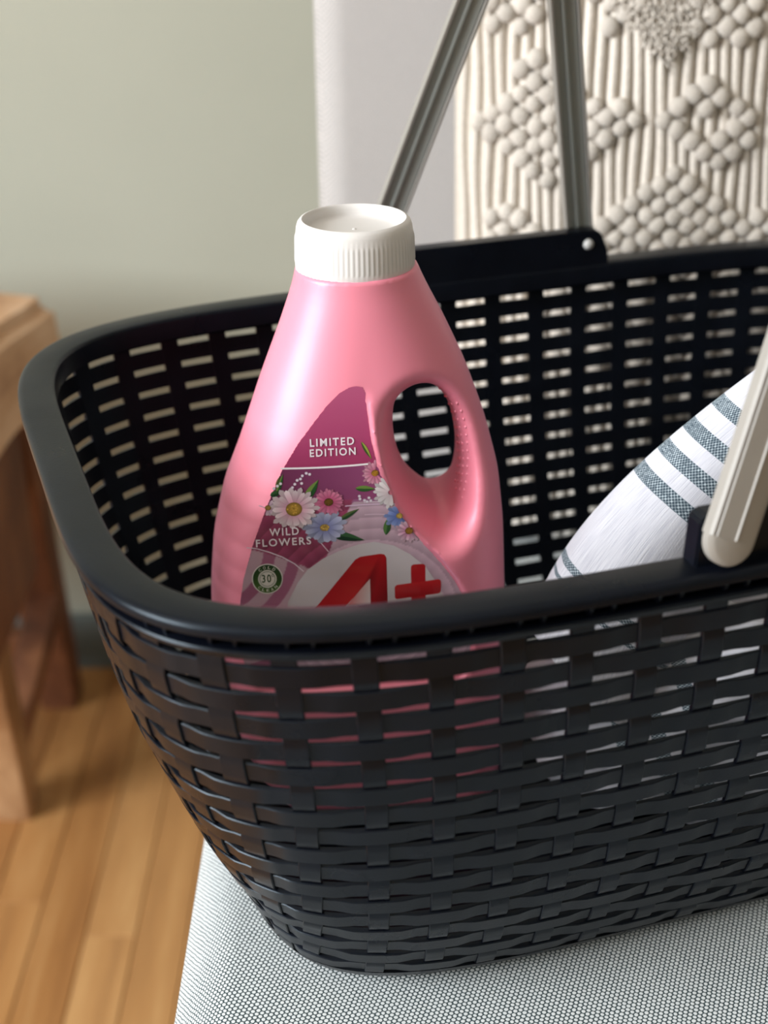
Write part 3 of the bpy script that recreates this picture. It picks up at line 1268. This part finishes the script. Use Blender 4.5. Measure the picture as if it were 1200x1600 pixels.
for R_, cc in ((41.5, (214, 186, 202)), (46.5, (214, 186, 202)), (51.5, (216, 190, 208))):
    art.ribbon([(1 + R_ * math.cos(a), 150 + 1.08 * R_ * math.sin(a)) for a in np.linspace(0.32, 1.62 if R_ > 45 else 1.2, 40) if sdf(LABI, np.array([1 + R_ * math.cos(a)]), np.array([150 + 1.08 * R_ * math.sin(a)]))[0] < -0.4], 0.4, cc, 0.00010)
art.build('medallion', lab_o, 'pale medallion and white hairlines')

# wild flowers
art = Art()


def leaf(a, b, w, lift, c0=(40, 84, 44), c1=(112, 138, 66)):
    a, b = np.array(a), np.array(b)
    d = b - a
    nrm = np.array((-d[1], d[0])) / (np.hypot(*d) or 1)
    up = [a + d * t + nrm * w * math.sin(math.pi * t ** 0.8) for t in np.linspace(0, 1, 9)]
    dn = [a + d * t - nrm * w * math.sin(math.pi * t ** 0.8) for t in np.linspace(0, 1, 9)]
    mid = [a + d * t for t in np.linspace(0, 1, 9)]
    art.poly(up + mid[::-1][1:-1], c1, lift)
    art.poly(dn + mid[::-1][1:-1], c0, lift)


def clipped(p):
    return sdf(LABI, np.array([p[0]]), np.array([p[1]]))[0] < -0.15


def daisy(c, r, n, tip, root, eye, lift, wid=0.30, squash=0.92, rot=0.0, er=0.3):
    for lay in (0, 1):
        for k in range(n):
            a = rot + 2 * math.pi * (k + 0.5 * lay) / n
            rr = r * (1.0 if lay == 0 else 0.86) * (0.92 + 0.16 * random.random())
            d = np.array((math.cos(a), math.sin(a) * squash))
            nrm = np.array((-math.sin(a), math.cos(a) * squash))
            cen = np.array(c)
            if not clipped(cen + d * rr):
                continue
            w = r * wid * 0.66 * (0.85 + 0.3 * random.random()) * (8.0 / n) ** 0.5
            base = cen + d * r * 0.15
            up = [base + d * (rr - r * 0.15) * t + nrm * w * 0.5 * (0.35 + 0.65 * math.sin(math.pi * min(1, t * 0.62 + 0.05))) * (1 if t < 0.86 else math.sqrt(max(0, 1 - ((t - 0.86) / 0.14) ** 2))) for t in np.linspace(0, 1, 9)]
            dn = [base + d * (rr - r * 0.15) * t - nrm * w * 0.5 * (0.35 + 0.65 * math.sin(math.pi * min(1, t * 0.62 + 0.05))) * (1 if t < 0.86 else math.sqrt(max(0, 1 - ((t - 0.86) / 0.14) ** 2))) for t in np.linspace(0, 1, 9)]
            k2 = 0.86 + 0.14 * random.random()
            ca_, cb_ = [tuple(np.array(x) * k2 * (0.88 if lay == 0 else 1)) for x in (root, tip)]
            cols = [tuple(np.array(ca_) * (1 - t) + np.array(cb_) * t) for t in np.linspace(0, 1, 9)]
            art.poly(up + dn[::-1], cols + cols[::-1], lift + lay * 0.00004 + k * 0.000001)
    if clipped(c):
        ring = [(c[0] + r * er * math.cos(t), c[1] + r * er * squash * math.sin(t)) for t in np.linspace(0, 2 * math.pi, 20, endpoint=False)]
        art.fan(c, ring, eye, tuple(np.array(eye) * 0.6), lift + 0.0001)
        for k in range(14):
            t, q = random.random() * 6.28, r * er * 0.85 * math.sqrt(random.random())
            p = (c[0] + q * math.cos(t), c[1] + q * math.sin(t) * squash)
            art.fan(p, [(p[0] + r * .05 * math.cos(s), p[1] + r * .05 * math.sin(s)) for s in np.linspace(0, 6.28, 6, endpoint=False)], tuple(np.array(eye) * 1.15), tuple(np.array(eye) * 0.8), lift + 0.00012)


L0 = 0.00018
leaf((-25.0, 207.5), (-19.2, 216.4), 1.7, L0)
leaf((-36.0, 211.0), (-33.0, 219.6), 0.9, L0)
leaf((-36.2, 214.0), (-34.2, 219.0), 0.6, L0, (60, 60, 50), (120, 110, 70))
leaf((-38.6, 210.6), (-34.0, 212.2), 1.3, L0, (34, 66, 40), (52, 92, 52))
leaf((-17.0, 193.2), (-1.5, 189.0), 1.9, L0 + .00002, (26, 58, 40), (54, 92, 58))
leaf((-12.0, 198.2), (-3.4, 203.0), 1.1, L0, (44, 74, 46), (88, 104, 60))
leaf((-1.9, 231.6), (2.0, 223.9), 0.8, L0, (60, 84, 40), (150, 160, 70))
leaf((-4.8, 211.8), (3.2, 211.2), 1.3, L0, (50, 88, 46), (110, 140, 66))
leaf((7.0, 190.8), (8.4, 199.0), 1.5, L0, (44, 84, 50), (84, 120, 66))
for u_, z_ in ((-25.5, 218.4), (-23.9, 219.4), (-22.6, 218.9), (-27.6, 216.6), (-26.3, 217.1), (-25.9, 215.2), (-28.6, 215.0), (-29.6, 213.6), (-35.5, 214.6), (-36.9, 213.6), (-34.2, 215.5), (-3.2, 208.4), (-3.0, 207.2), (-1.2, 206.5), (-0.2, 205.9), (0.6, 207.5), (1.3, 206.2)):
    art.fan((u_, z_), [(u_ + .62 * math.cos(s), z_ + .62 * math.sin(s)) for s in np.linspace(0, 6.28, 10, endpoint=False)], (244, 236, 240), (206, 190, 206), L0 + .00002)
daisy((-39.6, 205.5), 4.2, 9, (226, 204, 216), (200, 160, 186), (180, 140, 70), L0, 0.5)
daisy((-17.5, 195.6), 9.6, 9, (204, 206, 232), (132, 136, 186), (226, 184, 96), L0 + .00008, 0.42, 0.80, 0.3, 0.20)
daisy((-15.5, 206.6), 6.6, 16, (232, 142, 174), (196, 80, 124), (120, 86, 40), L0 + .00022, 0.34, 0.92, 0.1, 0.28)
daisy((-29.4, 204.4), 10.2, 15, (246, 230, 232), (222, 150, 176), (206, 160, 70), L0 + .00036, 0.42, 0.92, 0.0, 0.32)
daisy((3.2, 218.0), 5.6, 14, (240, 176, 196), (206, 104, 140), (196, 138, 50), L0 + .00002, 0.36, 0.95, 0.2, 0.26)
daisy((12.6, 199.0), 6.2, 9, (150, 170, 222), (92, 110, 178), (220, 180, 90), L0 + .0001, 0.5, 0.9, 0.3, 0.22)
daisy((9.4, 209.4), 7.4, 13, (246, 240, 240), (224, 200, 206), (206, 160, 60), L0 + .0002, 0.40, 0.95, 0.15, 0.26)
daisy((16.4, 192.2), 5.8, 12, (240, 206, 220), (206, 128, 166), (170, 120, 50), L0 + .0002, 0.36, 0.95, 0.1, 0.28)
art.build('flower_print', lab_o, 'printed daisies and blue flowers with green leaves')

# badge
art = Art()
bc = (-41.4, 174.2)


def circ(r, n=48):
    return [(bc[0] + r * math.cos(t), bc[1] + r * 1.08 * math.sin(t)) for t in np.linspace(0, 2 * math.pi, n, endpoint=False)]


art.fan(bc, circ(6.25), (230, 226, 216), (226, 220, 212), 0.00014)
outer = circ(5.85)
art.poly(outer, [(34, 66, 30) if p[1] > 172 else (74, 104, 46) for p in outer], 0.00020)
art.fan(bc, circ(3.75), (222, 216, 206), (206, 200, 190), 0.00026)
art.ribbon(circ(3.05) + [circ(3.05)[0]], 0.22, (92, 110, 84), 0.00030)
art.build('badge', lab_o, 'round green badge')

# red logo letter and plus
art = Art()
RED1, RED2 = (176, 22, 32), (128, 10, 22)
Aouter = [(-36.0, 143.0), (-19.9, 162.9), (-5.6, 180.6), (-3.4, 181.8), (4.6, 182.6), (6.4, 182.2), (7.1, 180.6), (7.2, 163.5), (7.2, 143.0), (1.0, 143.0), (1.4, 163.9), (0.2, 171.6), (-6.8, 163.5), (-24.0, 143.0)]
# two strokes of the letter
art.poly([(-36, 143), (-19.9, 162.9), (-5.6, 180.6), (-3.4, 181.8), (4.6, 182.6), (0.2, 171.6), (-6.8, 163.5), (-24, 143)], [RED2, RED1, RED1, RED1, RED1, RED2, (196, 40, 44), RED1], 0.00016)
art.poly([(4.6, 182.6), (6.3, 182.2), (7.1, 180.6), (7.2, 163.5), (7.2, 143), (-1.0, 143), (0.2, 158), (0.2, 171.6)], [RED1, RED1, (150, 16, 28), RED2, RED2, RED2, (150, 16, 28), RED2], 0.00016)
art.poly([(0.2, 171.6), (0.2, 160.0), (-9.2, 160.0), (-6.8, 163.5)], [(214, 190, 190), (230, 214, 214), (214, 120, 120), (196, 60, 66)], 0.00018)


def rrect(x0, x1, z0, z1, r, sk=0.0):
    out = []
    for cx, cz, a0 in ((x1 - r, z1 - r, 0), (x0 + r, z1 - r, 90), (x0 + r, z0 + r, 180), (x1 - r, z0 + r, 270)):
        for k in range(6):
            a = math.radians(a0 + 90 * k / 5)
            px, pz = cx + r * math.cos(a), cz + r * math.sin(a)
            out.append((px, pz + sk * (px - (x0 + x1) / 2)))
    return out


art.poly(rrect(17.0, 22.9, 149, 177.0, 1.3), RED1, 0.00016)
hb = rrect(10.2, 29.2, 162.4, 168.9, 1.3, 0.09)
art.poly(hb, [(158, 16, 28) if p[1] < 166 else (190, 34, 40) for p in hb], 0.00018)
art.build('logo_print', lab_o, 'red printed letter and plus sign')


# lettering
def lettering(text, u0, u1, zbase, cap_h, col, parent, lift=0.0004, bold=0.018, slope=0.0, name='lettering'):
    cu = bpy.data.curves.new('lettering_curve', 'FONT')
    cu.body = text
    cu.size = 1.0
    cu.offset = bold
    cu.resolution_u = 4
    cu.space_character = 1.26
    to = bpy.data.objects.new('lettering_curve', cu)
    C.objects.link(to)
    bpy.context.view_layer.update()
    me = to.evaluated_get(bpy.context.evaluated_depsgraph_get()).to_mesh()
    co = np.array([tuple(q.co) for q in me.vertices])
    fs_ = [tuple(p.vertices) for p in me.polygons]
    to.to_mesh_clear()
    bpy.data.objects.remove(to)
    bpy.data.curves.remove(cu)
    x0_, x1_ = co[:, 0].min(), co[:, 0].max()
    y0_, y1_ = co[:, 1].min(), co[:, 1].max()
    vs_ = []
    for x, y, _ in co:
        uu = u0 + (x - x0_) / (x1_ - x0_) * (u1 - u0)
        vs_.append(lab_pt(uu, zbase + (y - y0_) / (y1_ - y0_) * cap_h + slope * (uu - u0), lift))
    o = obj(name, vs_, fs_, M['print'], parent, smooth=False)
    ca_ = o.data.color_attributes.new('Col', 'FLOAT_COLOR', 'POINT')
    ca_.data.foreach_set('color', np.tile(np.array((*lin(col), 1), dtype=np.float32), len(vs_)))
    recalc_front(o)
    return o


WHT = (244, 232, 238)
lettering('LIMITED', -22.0, -4.7, 230.5, 3.25, WHT, lab_o)
lettering('EDITION', -22.2, -4.2, 226.2, 3.25, WHT, lab_o)
lettering('WILD', -39.6, -27.9, 193.2, 3.35, WHT, lab_o, 0.0008)
lettering('FLOWERS', -45.2, -23.1, 188.7, 3.35, WHT, lab_o, 0.0008)
lettering('30', -43.6, -39.9, 172.6, 3.6, (44, 76, 40), lab_o, 0.00036, 0.02)
lettering('°', -39.7, -38.6, 175.0, 1.2, (44, 76, 40), lab_o, 0.00036, 0.0)


def arc_text(text, r, a_mid, step, flip, size):
    n_ = len(text)
    for k, ch in enumerate(text):
        a = a_mid + (k - (n_ - 1) / 2) * step * (1 if flip else -1)
        o = lettering(ch, -size * (0.22 if ch == 'I' else 0.42), size * (0.22 if ch == 'I' else 0.42), 0, size, (232, 228, 216), lab_o, 0.0, 0.0)
        rot = a - math.pi / 2 if not flip else a + math.pi / 2
        for v_ in o.data.vertices:
            u_, z_ = v_.co.x * 1000, v_.co.z * 1000 - size / 2
            uu = bc[0] + r * math.cos(a) + u_ * math.cos(rot) - z_ * math.sin(rot)
            zz = bc[1] + 1.08 * r * math.sin(a) + u_ * math.sin(rot) + z_ * math.cos(rot)
            v_.co = lab_pt(uu, zz, 0.00034)


arc_text('COLD', 4.75, math.pi / 2, 0.42, False, 1.25)
arc_text('CLEAN', 4.75, -math.pi / 2, 0.38, True, 1.25)

# ------------------------------------------------------------------ tea towel in the basket
def towel():
    top = Vector((0.2830, 0.055, SEAT + ZB + 0.043))
    bot = Vector((0.1900, -0.005, SEAT + 0.012))
    side = Vector((0.83, 0.0, 0.0))
    nT, nP = 70, 120
    L = 0.26
    vs, uvs = [], []
    for i in range(nT + 1):
        t = i / nT
        # axis: straight from the top along the roll, then sinking to the basket floor
        ax = Vector((-0.72, -0.10, -0.68)).normalized()
        c = Vector((0.2905, 0.040, SEAT + ZB + 0.0335)) + ax * (0.215 * t) + Vector((0.055 * t ** 2.4, 0, 0))
        A = ax.cross(Vector((0, 1, 0))).normalized()       # across, up-left in the picture
        B = A.cross(ax).normalized()
        ra = 0.0175 + 0.027 * t
        rb = 0.012 + 0.016 * t
        end = math.sqrt(max(0.02, 1 - max(0.0, 1 - t / 0.05) ** 2))
        ra, rb = ra * (0.35 + 0.65 * end), rb * (0.25 + 0.75 * end)
        for j in range(nP):
            a = 2 * math.pi * j / nP
            fold = 1 + 0.05 * math.sin(3 * a + 1.5 * t) + 0.025 * math.sin(7 * a + 4 * t) * t
            p = c + A * (ra * math.cos(a) * fold) + B * (rb * math.sin(a) * fold)
            p.z = max(p.z, SEAT + 0.0062)
            vs.append(p)
            uvs.append((0.030 * 2 * math.pi * abs(j / nP - 0.5), 0.215 * t + 0.004 * math.cos(a)))
    fs = ring_faces(nT + 1, nP)
    fs.append(tuple(range(nP))[::-1])
    fs.append(tuple(nT * nP + k for k in range(nP)))
    # the rest of the cloth lies bunched on the basket floor
    b0 = len(vs)
    n1, n2 = 48, 90
    for i in range(n1 + 1):
        ph = math.pi * (i / n1 - 0.5)
        for j in range(n2):
            a = 2 * math.pi * j / n2
            fold = 1 + 0.05 * math.sin(5 * a + 3 * ph) + 0.04 * math.sin(9 * a - 4 * ph) + 0.03 * math.sin(13 * ph + 2 * a)
            cp = math.copysign(abs(math.cos(ph)) ** 0.6, math.cos(ph))
            q = Vector((0.084 * cp * math.cos(a) * fold, 0.056 * cp * math.sin(a) * fold, 0.054 * math.copysign(abs(math.sin(ph)) ** 0.8, math.sin(ph)) * (1 + 0.10 * math.sin(4 * a))))
            p = Vector((0.250, 0.048, SEAT + 0.0600)) + q
            p.z = max(p.z, SEAT + 0.0062)
            vs.append(p)
            uvs.append((q.y + 0.3 + q.z, 0.38 + q.x + 0.25 * q.z))
    fs += [tuple(b0 + q for q in ff) for ff in ring_faces(n1 + 1, n2)]
    return vs, fs, uvs


tv, tf, tuv = towel()
tow = obj('tea_towel', tv, tf, M['towel'])
tow['label'] = 'white linen tea towel with blue grey stripes, rolled inside the basket behind the handle'
tow['category'] = 'towel'
recalc(tow)
uvl = tow.data.uv_layers.new(name='UVMap')
li = np.empty(len(tow.data.loops), dtype=np.int32)
tow.data.loops.foreach_get('vertex_index', li)
uvl.data.foreach_set('uv', np.array(tuv, dtype=np.float32)[li].ravel())

# ------------------------------------------------------------------ knitted cushion
cush = empty('knitted_cushion', (0.355, 0.36, SEAT), 0, 'cream wool cushion with chunky knitted ribs and bobble diamonds against the backrest', 'cushion')
CW, CH = 0.43, 0.46
LEAN = 0.07


def front_y(x, z):
    """depth of the cushion's front face at local x, z (z up from the seat); relative to the cushion's middle plane"""
    fx = 1 - min(1, abs(x / (CW / 2))) ** 2.6
    fz = 1 - min(1, abs((z - CH / 2) / (CH / 2))) ** 2.6
    return -0.048 * (max(fx, 0) ** 0.55) * (max(fz, 0) ** 0.5)


def cpt(x, z, out=0.0):
    return Vector((x, front_y(x, z) + LEAN * (z - CH / 2) - out + 0.0, z))


nx_, nz_ = 60, 60
vs, fs = [], []
for s in (1, -1):
    for i in range(nx_ + 1):
        for k in range(nz_ + 1):
            x, z = -CW / 2 + CW * i / nx_, CH * k / nz_
            y = front_y(x, z)
            vs.append((x, (y if s > 0 else -y * 0.75) + LEAN * (z - CH / 2), z + 0.001))
for s in (0, 1):
    b = s * (nx_ + 1) * (nz_ + 1)
    for i in range(nx_):
        for k in range(nz_):
            a, c = b + i * (nz_ + 1) + k, b + (i + 1) * (nz_ + 1) + k
            fs.append((a, c, c + 1, a + 1) if s == 0 else (a, a + 1, c + 1, c))
cb_o = obj('cover', vs, fs, M['wool_flat'], cush)
bm = bmesh.new()
bm.from_mesh(cb_o.data)
bmesh.ops.remove_doubles(bm, verts=bm.verts, dist=0.0004)
bmesh.ops.recalc_face_normals(bm, faces=bm.faces)
bm.to_mesh(cb_o.data)
bm.free()
RP = 0.0070
for i in range(-33, 34):
    x = i * RP
    if abs(x) > CW / 2 - 0.003:
        continue
    path, ups = [], []
    for k in range(47):
        z = 0.006 + (CH - 0.012) * k / 46
        p = cpt(x + 0.0008 * math.sin(z * 60 + i), z, 0.0008)
        path.append(p)
    for k in range(47):
        T = (path[min(k + 1, 46)] - path[max(k - 1, 0)]).normalized()
        dx = (cpt(x + 0.002, path[k].z) - cpt(x - 0.002, path[k].z))
        N = dx.cross(T).normalized()
        if N.y > 0:
            N = -N
        ups.append((T.cross(N).normalized(), N))
    prof = [(0.0030 * math.cos(a), 0.0033 * math.sin(a)) for a in np.linspace(0, 2 * math.pi, 8, endpoint=False)]
    v, f = sweep(path, ups, prof)
    recalc(obj('knit_rib', v, f, M['wool'], cush))

# bobbles: diamond motifs given as polygons in the cushion plane (room x, height above first slot row)
def in_poly(x, z, poly):
    return sdf(np.array(poly, dtype=float), np.array([x]), np.array([z]))[0]


MOTIFS = [
    [(0.2714, 0.0560), (0.345, 0.010), (0.42, -0.05), (0.2714, -0.10), (0.18, -0.05), (0.2250, 0.0190)],
    [(0.192, 0.1150), (0.216, 0.098), (0.2525, 0.086), (0.228, 0.060), (0.2040, 0.0400), (0.172, 0.056), (0.1475, 0.0740), (0.168, 0.094)],
    [(0.1732, 0.0330), (0.1920, 0.012), (0.1990, -0.004), (0.18, -0.02), (0.152, 0.002)],
    [(0.148, 0.150), (0.150, 0.132), (0.178, 0.126), (0.196, 0.140), (0.200, 0.170), (0.15, 0.18)],
    [(0.2190, 0.150), (0.2330, 0.122), (0.2440, 0.128), (0.2540, 0.1500)],
    [(0.2640, 0.150), (0.284, 0.119), (0.300, 0.121), (0.335, 0.150)],
    [(0.3300, 0.1), (0.42, 0.04), (0.50, 0.12), (0.42, 0.2), (0.36, 0.15)],
    [(0.20, 0.20), (0.27, 0.155), (0.34, 0.20), (0.27, 0.24)],
]
LOOP = [[(0.2560, 0.0800), (0.2960, 0.1040), (0.3250, 0.0810), (0.2970, 0.0560)]]
bv2, bf2 = [], []
bm = bmesh.new()
bmesh.ops.create_icosphere(bm, subdivisions=2, radius=1.0)
for q in bm.verts:
    q.co.y *= 0.85
    q.co *= 1 + 0.07 * math.sin(5 * q.co.x + 3 * q.co.z)
bv2 = [q.co.copy() for q in bm.verts]
bm.verts.index_update()
bf2 = [[q.index for q in ff.verts] for ff in bm.faces]
bm.free()
proto = None
PB = 0.0162
count = 0
cands = []
for a in range(-40, 60):
    for b in range(-40, 60):
        x = 0.2714 + (a - b) * PB * 0.5
        z = 0.0500 + (a + b) * PB * 0.385
        hit = any(in_poly(x, z, p) < 0 for p in MOTIFS)
        if not hit:
            for p in LOOP:
                d = in_poly(x, z, p)
                hit = hit or (-0.0105 < d < 0.001)
        if hit and 0.14 < x < 0.55 and -0.16 < z < 0.25:
            cands.append((x, z))
cands.sort(key=lambda p: (p[0] - 0.27) ** 2 + (p[1] - 0.07) ** 2)
rest_v, rest_f = [], []
for x, z in cands:
    lx = x - 0.360 + rng.normal() * 0.0006
    lz = z + ZB - 0.001 + rng.normal() * 0.0006
    if not (0.01 < lz < CH - 0.02) or abs(lx) > CW / 2 - 0.008:
        continue
    p = cpt(lx, lz, 0.0042)
    r = 0.0055 * (0.9 + 0.2 * rng.random())
    if count < 290:
        if proto is None:
            proto = o = obj('bobble', bv2, bf2, M['wool'], cush)
            o.location = p
        else:
            o = inst('bobble', proto, p, parent=cush)
        o.scale = (r, r, r * 1.08)
        o.rotation_euler = (rng.normal() * .15, rng.normal() * .5, rng.normal() * .2)
    else:
        b0 = len(rest_v)
        rest_v += [p + Vector((q.x * r, q.y * r, q.z * r)) for q in bv2]
        rest_f += [[b0 + i for i in ff] for ff in bf2]
    count += 1
if rest_v:
    obj('bobble_field', rest_v, rest_f, M['wool'], cush, kind='stuff')
# shaggy triangle of cut yarn at the top
vs, fs = [], []
TRI = [(0.2220, 0.165), (0.2300, 0.150), (0.2625, 0.1080), (0.2940, 0.150), (0.300, 0.165)]
for k in range(2600):
    x, z = 0.222 + 0.08 * rng.random(), 0.105 + 0.062 * rng.random()
    if in_poly(x, z, TRI) > -0.001:
        continue
    p = cpt(x - 0.360, z + ZB - 0.001, 0.003)
    d = Vector((rng.normal() * 0.5, -1.0, rng.normal() * 0.5 - 0.5)).normalized() * (0.005 + 0.003 * rng.random())
    b0 = len(vs)
    for q in range(3):
        a = q * 2.094
        vs.append(p + Vector((math.cos(a), 0, math.sin(a))) * 0.0010)
    for q in range(3):
        a = q * 2.094
        vs.append(p + d + Vector((math.cos(a), 0, math.sin(a))) * 0.0008)
    fs += [(b0, b0 + 1, b0 + 4, b0 + 3), (b0 + 1, b0 + 2, b0 + 5, b0 + 4), (b0 + 2, b0, b0 + 3, b0 + 5), (b0 + 3, b0 + 4, b0 + 5)]
obj('yarn_tuft', vs, fs, M['wool'], cush, kind='stuff')

# ------------------------------------------------------------------ old wooden stool by the wall
stool = empty('wooden_stool', (-0.36, 0.72, 0), 0, 'old rustic wooden stool with thick worn top by the wall', 'stool')
SX, SY = -0.36, 0.72
FZ = ZB + SEAT


def sp(p):
    return Vector((p[0] - SX, p[1] - SY, p[2]))


def beam(name, p0, p1, w, d, mat, taper=1.0, parent=stool, bev=0.004, label=None):
    p0, p1 = sp(p0), sp(p1)
    T = (p1 - p0).normalized()
    ref = Vector((0, 1, 0)) if abs(T.y) < 0.8 else Vector((0, 0, 1))
    A = ref.cross(T).normalized()
    N = T.cross(A).normalized()
    prof = []
    for sx, sy, a0 in ((1, 1, 0), (-1, 1, 90), (-1, -1, 180), (1, -1, 270)):
        for k in range(4):
            a = math.radians(a0 + 30 * k)
            prof.append((sx * (w / 2 - bev) + bev * math.cos(a), sy * (d / 2 - bev) + bev * math.sin(a)))
    path, ups, vs_ = [], [], []
    for k in range(9):
        t = k / 8
        p = p0 + (p1 - p0) * t
        s = 1 + (taper - 1) * t + 0.012 * math.sin(9 * t + w * 300)
        for a, n_ in prof:
            vs_.append(p + A * a * s + N * n_ * s)
    m = len(prof)
    fs_ = ring_faces(9, m) + [tuple(range(m))[::-1], tuple(8 * m + q for q in range(m))]
    o = obj(name, vs_, fs_, mat, parent, label=label)
    return autosmooth(o, 40)


# top slab: plan quadrilateral with worn, rounded edges
plan = [(-0.212, 0.800), (-0.58, 0.832), (-0.62, 0.42), (-0.262, 0.400)]
bm = bmesh.new()
zt, zb_ = FZ - 0.172, FZ - 0.262
top_v = [bm.verts.new(sp((x, y, zt))) for x, y in plan]
bot_v = [bm.verts.new(sp((x + (0.014 if i in (0, 3) else -0.01), y + (-0.02 if i < 2 else 0.01), zb_))) for i, (x, y) in enumerate(plan)]
bm.faces.new(top_v)
bm.faces.new(bot_v[::-1])
for i in range(4):
    bm.faces.new((top_v[i], bot_v[i], bot_v[(i + 1) % 4], top_v[(i + 1) % 4]))
bmesh.ops.recalc_face_normals(bm, faces=bm.faces)
bmesh.ops.bevel(bm, geom=list(bm.edges), offset=0.012, segments=4, affect='EDGES')
bmesh.ops.subdivide_edges(bm, edges=[e for e in bm.edges if e.calc_length() > 0.1], cuts=10, use_grid_fill=True)
for q in bm.verts:
    q.co += Vector((math.sin(q.co.y * 31) * 0.002, math.sin(q.co.x * 27) * 0.003, 0.005 * math.sin(q.co.x * 23 + q.co.y * 17)))
vs = [q.co.copy() for q in bm.verts]
bm.verts.index_update()
fs = [[q.index for q in ff.verts] for ff in bm.faces]
bm.free()
autosmooth(obj('top_slab', vs, fs, M['top_wood'], stool), 45)
FLZ = 0.0
LT = zb_ + 0.004
beam('leg', (-0.268, 0.560, LT), (-0.279, 0.672, FLZ), 0.050, 0.045, M['leg_wood'], 0.85)
beam('leg', (-0.262, 0.760, LT), (-0.268, 0.872, FLZ), 0.046, 0.050, M['dark_wood'], 0.85)
beam('leg', (-0.55, 0.505, LT), (-0.57, 0.600, FLZ), 0.050, 0.045, M['leg_wood'], 0.85)
beam('leg', (-0.55, 0.760, LT), (-0.58, 0.850, FLZ), 0.050, 0.045, M['dark_wood'], 0.85)
# apron board on the right, reddish brown
v, f = box_mesh(-0.266 - SX, -0.244 - SX, 0.50 - SY, 0.745 - SY, LT - 0.180, LT + 0.002, 0.004)
autosmooth(obj('apron_board', v, f, M['dark_wood'], stool, label='reddish brown apron board'), 40)
v, f = box_mesh(-0.56 - SX, -0.54 - SX, 0.50 - SY, 0.790 - SY, LT - 0.120, LT + 0.002, 0.004)
autosmooth(obj('apron_board', v, f, M['dark_wood'], stool), 40)
beam('stretcher', (-0.256, 0.812, FZ - 0.505), (-0.272, 0.660, FZ - 0.585), 0.030, 0.024, M['dark_wood'])
beam('stretcher', (-0.268, 0.860, 0.075), (-0.575, 0.845, 0.080), 0.036, 0.024, M['dark_wood'])
